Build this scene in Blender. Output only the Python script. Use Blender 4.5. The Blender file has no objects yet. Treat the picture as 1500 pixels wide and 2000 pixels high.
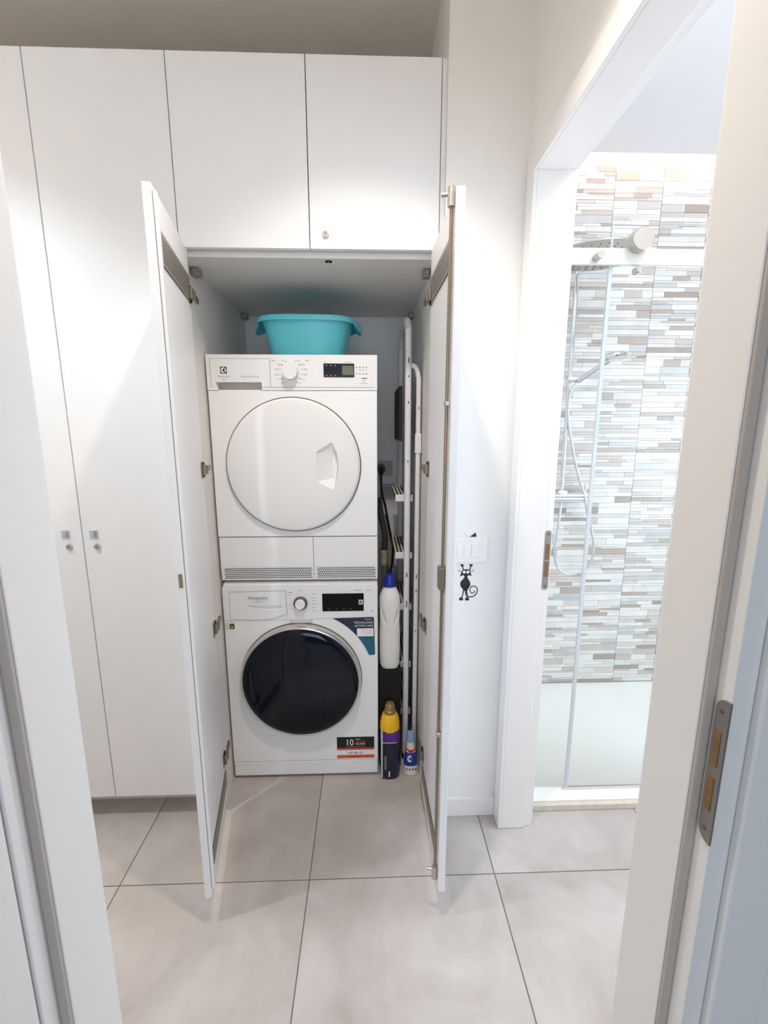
import bpy, bmesh, math, random
from mathutils import Vector, Matrix
random.seed(7)
sc = bpy.context.scene
COL = sc.collection

# ------------------------------------------------------------------ camera, world, lights, exposure
cam_d = bpy.data.cameras.new('camera'); cam = bpy.data.objects.new('camera', cam_d); COL.objects.link(cam)
cam_d.sensor_fit = 'HORIZONTAL'; cam_d.sensor_width = 36.0; cam_d.lens = 882.59 / 1500 * 36.0
cam_d.clip_start = 0.02; cam_d.clip_end = 50
cam.location = (0, 0, 1.4331); cam.rotation_euler = (math.pi / 2 - 0.1878, 0, -0.0332)
sc.camera = cam

w = bpy.data.worlds.new('world'); sc.world = w; w.use_nodes = True
w.node_tree.nodes['Background'].inputs[0].default_value = (0.75, 0.85, 1.0, 1)
w.node_tree.nodes['Background'].inputs[1].default_value = 0.3

def lamp(name, kind, loc, energy, color, rot=(0, 0, 0), size=1, size_y=None, spot=None, blend=0.5, soft=0.04):
    d = bpy.data.lights.new(name, kind); d.energy = energy; d.color = color
    if kind == 'AREA':
        d.size = size
        if size_y: d.shape = 'RECTANGLE'; d.size_y = size_y
    if kind == 'SPOT':
        d.spot_size = spot; d.spot_blend = blend; d.shadow_soft_size = soft
    o = bpy.data.objects.new(name, d); COL.objects.link(o); o.location = loc; o.rotation_euler = rot
    return o
R90 = math.pi / 2
# assumed daylight at the right bathroom wall, unseen source, no opening built
lamp('assumed_bathroom_daylight', 'AREA', (2.33, 1.08, 1.25), 22.5, (0.71, 0.835, 1.0), (0, R90, 0), 1.1, 1.0)
# added fill light under the bathroom ceiling, brightens the floor by the doorway
lamp('bathroom_fill_light', 'AREA', (1.05, 1.0, 2.57), 7.5, (0.86, 0.93, 1.0), (0, 0, 0), 0.5, 0.5)
# assumed daylight from behind the viewer, area light without any window
lamp('assumed_room_daylight', 'AREA', (0.0, -2.8, 1.45), 34, (0.68, 0.83, 1.0), (R90, 0, 0), 1.6, 1.5)
# assumed flush ceiling lamp further along the hallway, out of view
lamp('assumed_hallway_lamp_light', 'AREA', (-2.2, 1.0, 2.655), 4.6, (1.0, 0.86, 0.72), (0, 0, 0), 0.42, 0.42)
SPOT_ENERGY = 61
WARM_BULB = (1.0, 0.91, 0.80)
COOL_BULB = (0.80, 0.91, 1.0)

vs = sc.view_settings
vs.view_transform = 'Standard'; vs.look = 'None'; vs.gamma = 1.0; vs.use_curve_mapping = False
vs.exposure = 0.06
sc.cycles.max_bounces = 14; sc.cycles.diffuse_bounces = 8; sc.cycles.glossy_bounces = 4
sc.cycles.transparent_max_bounces = 16
sc.cycles.use_denoising = True
sc.cycles.sample_clamp_indirect = 6.0

# ------------------------------------------------------------------ materials
def lin(c):
    out = []
    for v in c:
        v /= 255.0
        out.append(v / 12.92 if v <= 0.04045 else ((v + 0.055) / 1.055) ** 2.4)
    return out + [1.0]
MATS = {}
def mat(name, col, rough=0.5, metal=0.0, spec=0.5, var=0.02, scale=8.0, bump=0.0, bscale=200.0, emit=None, es=0.0, coat=0.0):
    if name in MATS: return MATS[name]
    m = bpy.data.materials.new(name); m.use_nodes = True; nt = m.node_tree; N = nt.nodes; K = nt.links
    b = N['Principled BSDF']
    c = lin(col)
    b.inputs['Roughness'].default_value = rough; b.inputs['Metallic'].default_value = metal
    b.inputs['Specular IOR Level'].default_value = spec
    if coat: b.inputs['Coat Weight'].default_value = coat; b.inputs['Coat Roughness'].default_value = 0.08
    tc = N.new('ShaderNodeTexCoord')
    nz = N.new('ShaderNodeTexNoise'); nz.inputs['Scale'].default_value = scale; nz.inputs['Detail'].default_value = 3
    K.new(tc.outputs['Object'], nz.inputs['Vector'])
    rp = N.new('ShaderNodeValToRGB')
    rp.color_ramp.elements[0].position = 0.3; rp.color_ramp.elements[1].position = 0.7
    rp.color_ramp.elements[0].color = [max(0, x * (1 - var)) for x in c[:3]] + [1]
    rp.color_ramp.elements[1].color = [min(1, x * (1 + var)) for x in c[:3]] + [1]
    K.new(nz.outputs['Fac'], rp.inputs['Fac']); K.new(rp.outputs['Color'], b.inputs['Base Color'])
    if bump:
        n2 = N.new('ShaderNodeTexNoise'); n2.inputs['Scale'].default_value = bscale; n2.inputs['Detail'].default_value = 2
        K.new(tc.outputs['Object'], n2.inputs['Vector'])
        bp = N.new('ShaderNodeBump'); bp.inputs['Strength'].default_value = bump; bp.inputs['Distance'].default_value = 0.002
        K.new(n2.outputs['Fac'], bp.inputs['Height']); K.new(bp.outputs['Normal'], b.inputs['Normal'])
    if emit:
        b.inputs['Emission Color'].default_value = lin(emit); b.inputs['Emission Strength'].default_value = es
    MATS[name] = m
    return m

def tile_floor_mat():
    m = bpy.data.materials.new('porcelain_floor_tile'); m.use_nodes = True; nt = m.node_tree; N = nt.nodes; K = nt.links
    b = N['Principled BSDF']
    geo = N.new('ShaderNodeNewGeometry')
    oi = N.new('ShaderNodeObjectInfo')
    mp = N.new('ShaderNodeVectorMath'); mp.operation = 'ADD'
    sc3 = N.new('ShaderNodeVectorMath'); sc3.operation = 'SCALE'; sc3.inputs['Scale'].default_value = 13.0
    cmb = N.new('ShaderNodeCombineXYZ')
    K.new(oi.outputs['Random'], cmb.inputs[0]); K.new(oi.outputs['Random'], cmb.inputs[2])
    K.new(cmb.outputs[0], sc3.inputs[0]); K.new(geo.outputs['Position'], mp.inputs[0]); K.new(sc3.outputs[0], mp.inputs[1])
    n1 = N.new('ShaderNodeTexNoise'); n1.inputs['Scale'].default_value = 3.2; n1.inputs['Detail'].default_value = 7; n1.inputs['Roughness'].default_value = 0.62; n1.inputs['Distortion'].default_value = 0.5
    st = N.new('ShaderNodeMapping'); st.inputs['Scale'].default_value = (16, 5, 8)
    n2 = N.new('ShaderNodeTexNoise'); n2.inputs['Scale'].default_value = 1.4; n2.inputs['Detail'].default_value = 5
    K.new(mp.outputs[0], n1.inputs['Vector']); K.new(mp.outputs[0], st.inputs['Vector']); K.new(st.outputs[0], n2.inputs['Vector'])
    mx = N.new('ShaderNodeMix'); mx.data_type = 'FLOAT'; mx.inputs[0].default_value = 0.14
    K.new(n1.outputs['Fac'], mx.inputs[2]); K.new(n2.outputs['Fac'], mx.inputs[3])
    rp = N.new('ShaderNodeValToRGB')
    e = rp.color_ramp.elements
    e[0].position = 0.32; e[0].color = lin((172, 163, 157)); e[1].position = 0.70; e[1].color = lin((204, 197, 193))
    k = e.new(0.5); k.color = lin((188, 180, 175))
    K.new(mx.outputs[0], rp.inputs['Fac']); K.new(rp.outputs['Color'], b.inputs['Base Color'])
    rr = N.new('ShaderNodeMapRange'); rr.inputs['To Min'].default_value = 0.34; rr.inputs['To Max'].default_value = 0.5
    K.new(n1.outputs['Fac'], rr.inputs['Value']); K.new(rr.outputs[0], b.inputs['Roughness'])
    bp = N.new('ShaderNodeBump'); bp.inputs['Strength'].default_value = 0.06; bp.inputs['Distance'].default_value = 0.002
    K.new(n1.outputs['Fac'], bp.inputs['Height']); K.new(bp.outputs['Normal'], b.inputs['Normal'])
    return m

def glass_mat(name, tint, gloss=0.06):
    m = bpy.data.materials.new(name); m.use_nodes = True; nt = m.node_tree; N = nt.nodes; K = nt.links
    N.remove(N['Principled BSDF']); out = N['Material Output']
    tr = N.new('ShaderNodeBsdfTransparent'); gl = N.new('ShaderNodeBsdfGlossy'); gl.inputs['Roughness'].default_value = 0.02
    tc = N.new('ShaderNodeTexCoord'); nz = N.new('ShaderNodeTexNoise'); nz.inputs['Scale'].default_value = 3
    K.new(tc.outputs['Object'], nz.inputs['Vector'])
    rp = N.new('ShaderNodeValToRGB'); rp.color_ramp.elements[0].color = lin(tint); rp.color_ramp.elements[1].color = lin([min(255, v + 2) for v in tint])
    K.new(nz.outputs['Fac'], rp.inputs['Fac']); K.new(rp.outputs['Color'], tr.inputs['Color'])
    lw = N.new('ShaderNodeFresnel'); lw.inputs['IOR'].default_value = 1.1
    mx = N.new('ShaderNodeMixShader'); K.new(lw.outputs[0], mx.inputs[0]); K.new(tr.outputs[0], mx.inputs[1]); K.new(gl.outputs[0], mx.inputs[2])
    K.new(mx.outputs[0], out.inputs['Surface'])
    return m

PAINT = mat('white_wall_paint', (238, 236, 233), 0.85, var=0.008, bump=0.05, bscale=350)
CEIL = mat('ceiling_paint', (232, 229, 224), 0.9, var=0.01, bump=0.04)
CEILB = mat('bathroom_ceiling_paint', (228, 227, 228), 0.9, var=0.005)
FRAME = mat('white_lacquer_frame', (238, 235, 233), 0.38, var=0.006)
LAM = mat('white_laminate', (237, 237, 239), 0.42, var=0.006, bump=0.02, bscale=500)
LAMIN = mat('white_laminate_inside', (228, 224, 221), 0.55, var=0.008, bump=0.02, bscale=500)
CARC = mat('melamine_carcass', (214, 209, 205), 0.6, var=0.01)
GROUT = mat('grey_grout', (112, 102, 96), 0.9, var=0.06, scale=60)
SEAL = mat('grey_rubber_seal', (186, 175, 166), 0.7)
STEEL = mat('satin_steel', (165, 160, 156), 0.35, metal=0.85)
DSTEEL = mat('nickel_hinge', (150, 140, 126), 0.32, metal=0.9, var=0.06, scale=60)
CHROME = mat('chrome', (222, 222, 225), 0.12, metal=1.0)
NICKEL = mat('brushed_nickel', (196, 188, 180), 0.3, metal=0.75)
BRONZE = mat('satin_bronze_rod', (152, 138, 120), 0.36, metal=0.8)
ALU = mat('aluminium_vent', (176, 168, 160), 0.42, metal=0.55)
DARK = mat('dark_void', (28, 26, 25), 0.9)
BLACKP = mat('black_plastic', (16, 16, 18), 0.45)
APPL = mat('white_appliance_enamel', (241, 239, 238), 0.3, var=0.004)
APPL2 = mat('white_appliance_plastic', (238, 236, 235), 0.42, var=0.004)
GREYL = mat('grey_print', (150, 145, 142), 0.6)
DARKP = mat('dark_print', (58, 56, 56), 0.6)
SEAM = mat('shadow_grey_seam', (96, 90, 86), 0.8)
GLOSSB = mat('black_gloss_display', (10, 11, 14), 0.2, spec=0.2)
LCD = mat('olive_lcd', (104, 98, 84), 0.3)
WASHGL = mat('dark_blue_door_glass', (9, 14, 26), 0.06, spec=0.32)
WHITEP = mat('white_print', (240, 240, 240), 0.6)
NAVY = mat('navy_sticker', (30, 42, 62), 0.35)
TEAL = mat('teal_sticker', (22, 92, 118), 0.35)
BLKST = mat('black_sticker', (14, 13, 14), 0.4)
REDST = mat('red_sticker', (196, 78, 70), 0.45)
ORST = mat('orange_sticker', (226, 84, 34), 0.45)
TURQ = mat('turquoise_plastic', (104, 214, 226), 0.33, var=0.01)
HDPE = mat('white_bottle_plastic', (232, 229, 222), 0.4)
BLUECAP = mat('blue_cap', (20, 40, 150), 0.35)
YELL = mat('yellow_plastic', (240, 186, 22), 0.35)
PURP = mat('purple_label', (84, 36, 130), 0.35)
NAVYB = mat('navy_bottle', (22, 22, 48), 0.25)
BRASSC = mat('bronze_cap', (150, 126, 80), 0.3, metal=0.35)
SKYCAP = mat('sky_blue_cap', (140, 172, 214), 0.4)
BLUEL = mat('blue_label', (26, 62, 160), 0.4)
REDC = mat('red_collar', (196, 40, 48), 0.4)
ORANGE = mat('orange_print', (226, 110, 60), 0.5)
TUBE = mat('white_enamel_tube', (226, 224, 228), 0.35, var=0.02)
TREAD = mat('beige_white_tread', (222, 214, 202), 0.6)
CHIP = mat('dark_paint_chip', (60, 52, 46), 0.8)
BEIGE = mat('beige_connector', (176, 164, 142), 0.5)
HOSEG = mat('grey_hose', (122, 116, 110), 0.5)
PLATE = mat('white_switch_plastic', (238, 236, 233), 0.35)
DECAL = mat('black_vinyl', (26, 25, 28), 0.5)
PINK = mat('pink_print', (196, 130, 128), 0.6)
TRAY = mat('white_shower_tray', (248, 247, 242), 0.25, var=0.004)
STONE = mat('beige_stone_sill', (214, 204, 190), 0.6, var=0.06, scale=40)
WOOD = mat('shaded_wood_pocket', (132, 100, 62), 0.7, var=0.15, scale=60)  # raw wood, darkened so the colour carries the shade of the holes
FLOORT = tile_floor_mat()
GLASS = glass_mat('clear_shower_glass', (252, 254, 253))
GEDGE = mat('glass_edge', (206, 222, 224), 0.15, var=0.02)
LED = mat('led_strip_light', (255, 255, 255), 0.5, emit=(255, 246, 239), es=16.0)
LENS = mat('downlight_lens', (255, 255, 255), 0.5, emit=(255, 228, 190), es=6.0)

# ------------------------------------------------------------------ mesh helpers
ORG = {}
class MB:
    def __init__(s): s.v = []; s.f = []
    def add(s, vs_, fs_):
        n = len(s.v); s.v += [tuple(p) for p in vs_]; s.f += [tuple(i + n for i in f) for f in fs_]; return s
    def box(s, x0, x1, y0, y1, z0, z1):
        return s.add([(x0, y0, z0), (x1, y0, z0), (x1, y1, z0), (x0, y1, z0), (x0, y0, z1), (x1, y0, z1), (x1, y1, z1), (x0, y1, z1)],
                     [(0, 3, 2, 1), (4, 5, 6, 7), (0, 1, 5, 4), (1, 2, 6, 5), (2, 3, 7, 6), (3, 0, 4, 7)])
    def rings(s, rs, closed_ends=True, loop=False):
        n = len(rs[0]); vs_ = [p for r in rs for p in r]; fs_ = []
        m = len(rs)
        for i in range(m - 1 if not loop else m):
            a = i * n; b = ((i + 1) % m) * n
            for j in range(n):
                k = (j + 1) % n; fs_.append((a + j, a + k, b + k, b + j))
        if closed_ends and not loop:
            fs_.append(tuple(range(n))[::-1]); fs_.append(tuple(range((m - 1) * n, m * n)))
        return s.add(vs_, fs_)
    def tube(s, path, r, n=10, ends=True):
        P = [Vector(p) for p in path]; rs = []
        rr = r if isinstance(r, (list, tuple)) else [r] * len(P)
        t0 = (P[1] - P[0]).normalized()
        up = Vector((0, 0, 1)) if abs(t0.z) < 0.9 else Vector((1, 0, 0))
        a = t0.cross(up).normalized()
        for i, p in enumerate(P):
            t = (P[min(i + 1, len(P) - 1)] - P[max(i - 1, 0)]).normalized()
            a = (a - t * a.dot(t)).normalized(); b = t.cross(a)
            rs.append([p + rr[i] * (math.cos(2 * math.pi * j / n) * a + math.sin(2 * math.pi * j / n) * b) for j in range(n)])
        return s.rings(rs, ends)
    def cyl(s, p0, p1, r, n=20, r2=None): return s.tube([p0, p1], [r, r if r2 is None else r2], n)
    def lathe(s, c, prof, axis='z', n=32):
        # prof: list of (radius, height along axis)
        rs = []
        for r, h in prof:
            ring = []
            for j in range(n):
                a = 2 * math.pi * j / n; u = r * math.cos(a); v = r * math.sin(a)
                if axis == 'z': ring.append((c[0] + u, c[1] + v, c[2] + h))
                elif axis == 'y': ring.append((c[0] + u, c[1] + h, c[2] + v))
                else: ring.append((c[0] + h, c[1] + u, c[2] + v))
            rs.append(ring)
        return s.rings(rs, True)
    def prism(s, poly, y0, y1):
        # poly in x,z extruded along y
        n = len(poly)
        s.add([(x, y0, z) for x, z in poly] + [(x, y1, z) for x, z in poly],
              [tuple(range(n)), tuple(range(2 * n - 1, n - 1, -1))] + [(i, (i + 1) % n, n + (i + 1) % n, n + i) for i in range(n)])
        return s
    def prism_z(s, poly, z0, z1):
        n = len(poly)
        return s.add([(x, y, z0) for x, y in poly] + [(x, y, z1) for x, y in poly],
              [tuple(range(n)), tuple(range(2 * n - 1, n - 1, -1))] + [(i, (i + 1) % n, n + (i + 1) % n, n + i) for i in range(n)])
    def xf(s, fn): s.v = [tuple(fn(p)) for p in s.v]; return s

def mesh_from(mb, name, org):
    me = bpy.data.meshes.new(name)
    me.from_pydata([(x - org[0], y - org[1], z - org[2]) for x, y, z in mb.v], [], mb.f)
    bm = bmesh.new(); bm.from_mesh(me)
    bmesh.ops.recalc_face_normals(bm, faces=bm.faces)
    bm.to_mesh(me); bm.free()
    return me

def build(name, mb, material, parent=None, bevel=0.0, seg=2, smooth=False, label=None, cat=None, group=None, kind=None):
    if parent is not None: org = ORG[parent.name]
    else:
        xs = [p[0] for p in mb.v]; ys = [p[1] for p in mb.v]; zs = [p[2] for p in mb.v]
        org = ((min(xs) + max(xs)) / 2, (min(ys) + max(ys)) / 2, min(zs))
    me = mesh_from(mb, name, org); me.materials.append(material)
    if smooth:
        for p in me.polygons: p.use_smooth = True
        me.set_sharp_from_angle(angle=math.radians(38))
    o = bpy.data.objects.new(name, me); COL.objects.link(o)
    if parent is not None: o.parent = parent
    else: o.location = org
    ORG[o.name] = org
    if bevel:
        md = o.modifiers.new('bevel', 'BEVEL'); md.width = bevel; md.segments = seg; md.limit_method = 'ANGLE'; md.angle_limit = math.radians(40)
    props(o, label, cat, group, kind)
    return o

def props(o, label=None, cat=None, group=None, kind=None):
    if label: o['label'] = label
    if cat: o['category'] = cat
    if group: o['group'] = group
    if kind: o['kind'] = kind
    return o

def thing(name, label, cat, loc, group=None, kind=None):
    o = bpy.data.objects.new(name, None); COL.objects.link(o); o.location = loc; o.empty_display_size = 0.05
    ORG[o.name] = tuple(loc)
    return props(o, label, cat, group, kind)

def box(name, b, material, parent=None, bevel=0.0, **k): return build(name, MB().box(*b), material, parent, bevel, **k)

def boolean_cut(o, mb):
    me = mesh_from(mb, 'cutter', ORG[o.name]); c = bpy.data.objects.new('cutter', me); COL.objects.link(c)
    par = o.parent
    c.location = o.matrix_world.translation if par is None else (0, 0, 0)
    c.parent = par
    md = o.modifiers.new('cut', 'BOOLEAN'); md.object = c; md.operation = 'DIFFERENCE'; md.solver = 'EXACT'
    bpy.context.view_layer.update()
    dg = bpy.context.evaluated_depsgraph_get()
    nm = bpy.data.meshes.new_from_object(o.evaluated_get(dg))
    o.modifiers.clear(); old = o.data; o.data = nm; nm.name = old.name
    bpy.data.objects.remove(c)

def text(name, s, x, z, size, material, parent, y, align='LEFT', sx=1.0, label=None):
    cu = bpy.data.curves.new('t', 'FONT'); cu.body = s; cu.size = size; cu.align_x = align; cu.resolution_u = 3
    t = bpy.data.objects.new('t', cu); COL.objects.link(t)
    dg = bpy.context.evaluated_depsgraph_get()
    me = bpy.data.meshes.new_from_object(t.evaluated_get(dg)); bpy.data.objects.remove(t)
    org = ORG[parent.name]
    for v in me.vertices:
        px, pz = v.co.x * sx, v.co.y
        v.co = (x + px - org[0], y - org[1], z + pz - org[2])
    me.materials.clear(); me.materials.append(material); me.name = name
    o = bpy.data.objects.new(name, me); COL.objects.link(o); o.parent = parent; ORG[o.name] = org
    if label: o['label'] = label
    return o

def smooth_path(pts, n=6):
    P = [Vector(p) for p in pts]; out = []
    for i in range(len(P) - 1):
        p0 = P[max(i - 1, 0)]; p1 = P[i]; p2 = P[i + 1]; p3 = P[min(i + 2, len(P) - 1)]
        for k in range(n):
            t = k / n
            out.append(0.5 * ((2 * p1) + (p2 - p0) * t + (2 * p0 - 5 * p1 + 4 * p2 - p3) * t * t + (3 * p1 - p0 - 3 * p2 + p3) * t ** 3))
    out.append(P[-1]); return out

def rrect(x0, x1, y0, y1, r, n=5):
    out = []
    for cx, cy, a0 in ((x1 - r, y1 - r, 0), (x0 + r, y1 - r, 90), (x0 + r, y0 + r, 180), (x1 - r, y0 + r, 270)):
        for k in range(n + 1):
            a = math.radians(a0 + 90 * k / n); out.append((cx + r * math.cos(a), cy + r * math.sin(a)))
    return out

def perforated(u0, u1, v0, v1, cell, rad):
    # flat sheet with staggered octagonal holes, local (u, 0, v)
    mb = MB(); nv = max(1, int((v1 - v0) / cell)); cv = (v1 - v0) / nv; nu = max(2, int((u1 - u0) / cell)); cu = (u1 - u0) / nu
    for j in range(nv):
        off = 0.5 * cu if j % 2 else 0.0
        b = v0 + j * cv; t = b + cv
        if off:
            mb.add([(u0, 0, b), (u0 + off, 0, b), (u0 + off, 0, t), (u0, 0, t)], [(0, 1, 2, 3)])
            mb.add([(u1 - off, 0, b), (u1, 0, b), (u1, 0, t), (u1 - off, 0, t)], [(0, 1, 2, 3)])
        for i in range(nu - (1 if off else 0)):
            l = u0 + off + i * cu; r = l + cu; cx = (l + r) / 2; cz = (b + t) / 2
            o8 = [(cx + rad * math.cos(math.radians(22.5 + 45 * k)), 0, cz + rad * math.sin(math.radians(22.5 + 45 * k))) for k in range(8)]
            sq = [(r, 0, t), (l, 0, t), (l, 0, b), (r, 0, b)]
            fs = []
            # corners: sq0 between o8[0],o8[1]; sq1 between 2,3; sq2 between 4,5; sq3 between 6,7
            for q in range(4):
                a, b2, c2 = 2 * q, 2 * q + 1, (2 * q + 2) % 8
                fs.append((8 + q, b2, a)); fs.append((8 + q, 8 + (q + 1) % 4, c2, b2))
            mb.add(o8 + sq, fs)
    return mb

# ------------------------------------------------------------------ floor
GX, GY, T = -0.1996, 1.2149, 0.6
fl = box('floor', (-3.2, 2.6, -3.2, 2.6, -0.06, -0.0015), GROUT, label='grey stone-look tiled floor running through the rooms', kind='structure')
tm = mesh_from(MB().box(-0.2985, 0.2985, -0.2985, 0.2985, -0.010, 0.0), 'floor_tile', (0, 0, 0)); tm.materials.append(FLOORT)
bm = bmesh.new(); bm.from_mesh(tm)
bmesh.ops.bevel(bm, geom=[e for e in bm.edges if all(v.co.z > -0.001 for v in e.verts)], offset=0.001, segments=1, affect='EDGES')
bm.to_mesh(tm); bm.free()
for i in range(-5, 4):
    for j in range(-4, 2):
        o = bpy.data.objects.new('floor_tile', tm); COL.objects.link(o); o.parent = fl
        o.location = (GX + T * (i + 0.5) - fl.location.x, GY + T * (j + 0.5) - fl.location.y, 0.0 - fl.location.z)

# ------------------------------------------------------------------ walls and ceilings
H = 2.70
S = dict(kind='structure')
box('ceiling', (-3.2, 2.6, -3.2, 2.6, H, H + 0.1), CEIL, label='white painted hallway ceiling above the wardrobes', **S)
box('wall_back', (-3.2, 0.2275, 2.28, 2.40, 0, H), PAINT, label='white wall behind the built-in wardrobes', **S)
box('wall_pier', (0.2275, 0.468, 1.45, 2.40, 0, H), PAINT, label='white wall pier with the light switch beside the bathroom door', **S)
wr = MB()
wr.box(0.468, 0.578, 1.43, 2.40, 0, H); wr.box(0.468, 0.578, 0.57, 1.43, 2.16, H); wr.box(0.468, 0.578, 0.57, 0.60, 0, 2.16)
build('wall_right', wr, PAINT, label='white wall above and around the bathroom doorway', **S)
wf = MB()
wf.box(-3.2, -0.44, 0.457, 0.57, 0, H); wf.box(0.44, 2.6, 0.457, 0.57, 0, H); wf.box(-0.44, 0.44, 0.457, 0.57, 2.14, H)
build('wall_front', wf, PAINT, label='white wall holding the doorway nearest the viewer', **S)
box('wall_left', (-3.3, -3.2, -3.2, 2.4, 0, H), PAINT, label='white wall at the far left end of the hallway', **S)
wc = MB(); wc.box(-3.2, 2.6, -3.3, -3.2, 0, H); wc.box(2.6, 2.7, -3.3, 0.57, 0, H)
build('wall_room', wc, PAINT, label='white walls of the room behind the viewer', **S)

# baseboard on the pier
box('baseboard_right', (0.2275, 0.459, 1.438, 1.4505, 0, 0.075), FRAME, bevel=0.002, label='low white baseboard under the light switch', **S)

# ------------------------------------------------------------------ bathroom shell
box('wall_bathroom_right', (2.4, 2.5, 0.57, 2.4, 0, H), PAINT, label='white bathroom wall at the right', **S)
bc = MB(); bc.box(0.578, 2.4, 0.57, 2.16, 2.587, 2.60)
build('ceiling_bathroom', bc, CEILB, label='white dropped bathroom ceiling with a light slot at the shower wall', **S)
tw = box('wall_bathroom_back', (0.578, 2.4, 2.272, 2.40, 0, H), mat('tile_grout_white', (232, 229, 225), 0.8), label='shower wall clad in white, beige and taupe strip mosaic', **S)
strip_cols = [((230, 227, 224), 40), ((223, 218, 214), 20), ((214, 205, 200), 14), ((200, 190, 183), 12), ((184, 171, 161), 9), ((200, 199, 198), 9), ((170, 157, 148), 3)]
SM = [mat('mosaic_%s' % n, c, 0.28, var=0.05, scale=14) for n, (c, _) in zip(('white', 'ivory', 'blush', 'sand', 'taupe', 'pale_grey', 'brown'), strip_cols)]
SW = [wgt for _, wgt in strip_cols]
rs = random.Random(21)
pieces = []
COLW = 0.225
for ci in range(-2, 5):
    xa = 1.1305 + ci * COLW; xb = xa + COLW - 0.002
    if xb < 0.60 or xa > 2.38: continue
    xa = max(xa, 0.585); xb = min(xb, 2.395)
    z = 0.032
    while z < 2.66:
        h = rs.choice([0.010, 0.012, 0.016, 0.016, 0.02, 0.02, 0.024, 0.034])
        z1 = min(z + h, 2.68)
        cut = rs.choice([[], [], [0.35], [0.5], [0.62], [0.4, 0.78], [0.45], [0.7], [0.25]])
        e = [0] + cut + [1]; last = -1
        for a, b in zip(e[:-1], e[1:]):
            for _ in range(6):
                k = rs.choices(range(len(SM)), SW)[0]
                if k != last: break
            last = k
            pieces.append((xa + (xb - xa) * a + (0.0006 if a else 0), xa + (xb - xa) * b - (0.0006 if b < 1 else 0), z, z1 - 0.0012, k, rs.choice([0.0, 0.0, 0.0006, 0.001])))
        z = z1
pieces.sort(key=lambda p: -((p[1] - p[0]) * (p[3] - p[2])) * (1.0 if 0.93 < (p[0] + p[1]) / 2 < 1.62 else 0.0001))
rest = {}
cells = {}
for n, (a, b, z0, z1, k, d) in enumerate(pieces):
    if n < 300:
        key = (round(b - a, 4), round(z1 - z0, 4), k, d)
        if key not in cells:
            me = mesh_from(MB().box(0, b - a, -0.007 - d, 0.0, 0, z1 - z0), 'mosaic_strip', (0, 0, 0)); me.materials.append(SM[k]); cells[key] = me
        o = bpy.data.objects.new('mosaic_strip', cells[key]); COL.objects.link(o); o.parent = tw
        o.location = (a - tw.location.x, 2.272 - tw.location.y, z0 - tw.location.z)
    else:
        rest.setdefault(k, MB()).box(a, b, 2.265 - d, 2.272, z0, z1)
rm = MB(); slots = []
for k, m_ in sorted(rest.items()):
    slots.append((len(rm.f), k)); rm.add(m_.v, m_.f)
ro = build('mosaic_strips', rm, SM[slots[0][1]], tw, kind='stuff')
for q, (st_, k) in enumerate(slots[1:], 1): ro.data.materials.append(SM[k])
for q, (st_, k) in enumerate(slots):
    en = slots[q + 1][0] if q + 1 < len(slots) else len(ro.data.polygons)
    for p in range(st_, en): ro.data.polygons[p].material_index = q

# LED strip in the ceiling slot
box('led_strip', (0.60, 2.38, 2.172, 2.192, 2.66, 2.672), LED, label='bright light strip in the ceiling slot over the shower wall', cat='light strip')

# ------------------------------------------------------------------ bathroom door frame (door_2)
d2 = thing('door_2', 'white bathroom door frame with steel strike plate, no leaf shown', None, (0.52, 1.40, 0), kind='structure')
def arch(mb, xa, xb, y_far, y_far2, z_top, z_top2, y_near, y_near2):
    # far upright, head, near upright as an upside-down U
    mb.box(xa, xb, y_far, y_far2, 0, z_top2); mb.box(xa, xb, y_near, y_far, z_top, z_top2); mb.box(xa, xb, y_near2, y_near, 0, z_top2)
box('jamb', (0.4685, 0.556, 1.380, 1.430, 0.001, 2.16), FRAME, d2, 0.0015)
box('jamb_rebate', (0.556, 0.585, 1.388, 1.430, 0.001, 2.16), FRAME, d2, 0.001)
box('head_jamb', (0.4685, 0.556, 0.63, 1.380, 2.126, 2.16), FRAME, d2, 0.0015)
box('head_jamb_rebate', (0.556, 0.585, 0.62, 1.388, 2.134, 2.16), FRAME, d2, 0.001)
box('jamb', (0.4685, 0.585, 0.60, 0.63, 0.001, 2.16), FRAME, d2, 0.0015)
box('casing', (0.458, 0.4685, 1.380, 1.4375, 0.001, 2.185), FRAME, d2, 0.0015)
box('casing', (0.458, 0.4685, 0.63, 1.3795, 2.126, 2.185), FRAME, d2, 0.0015)
box('casing', (0.458, 0.4685, 0.574, 0.6295, 0.001, 2.185), FRAME, d2, 0.0015)
sp = MB().prism(rrect(0.5625, 0.5815, 0.908, 1.106, 0.0092), 1.3862, 1.3885)
sp2 = build('strike_plate', sp, STEEL, d2, label='satin steel strike plate')
for z0, z1 in ((1.010, 1.062), (0.952, 1.002)):
    box('latch_hole', (0.566, 0.578, 1.3850, 1.3872, z0, z1), WOOD, sp2)
for z in (1.094, 0.920):
    build('screw', MB().cyl((0.572, 1.3852, z), (0.572, 1.3875, z), 0.0035, 12), SEAM, sp2)

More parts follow.
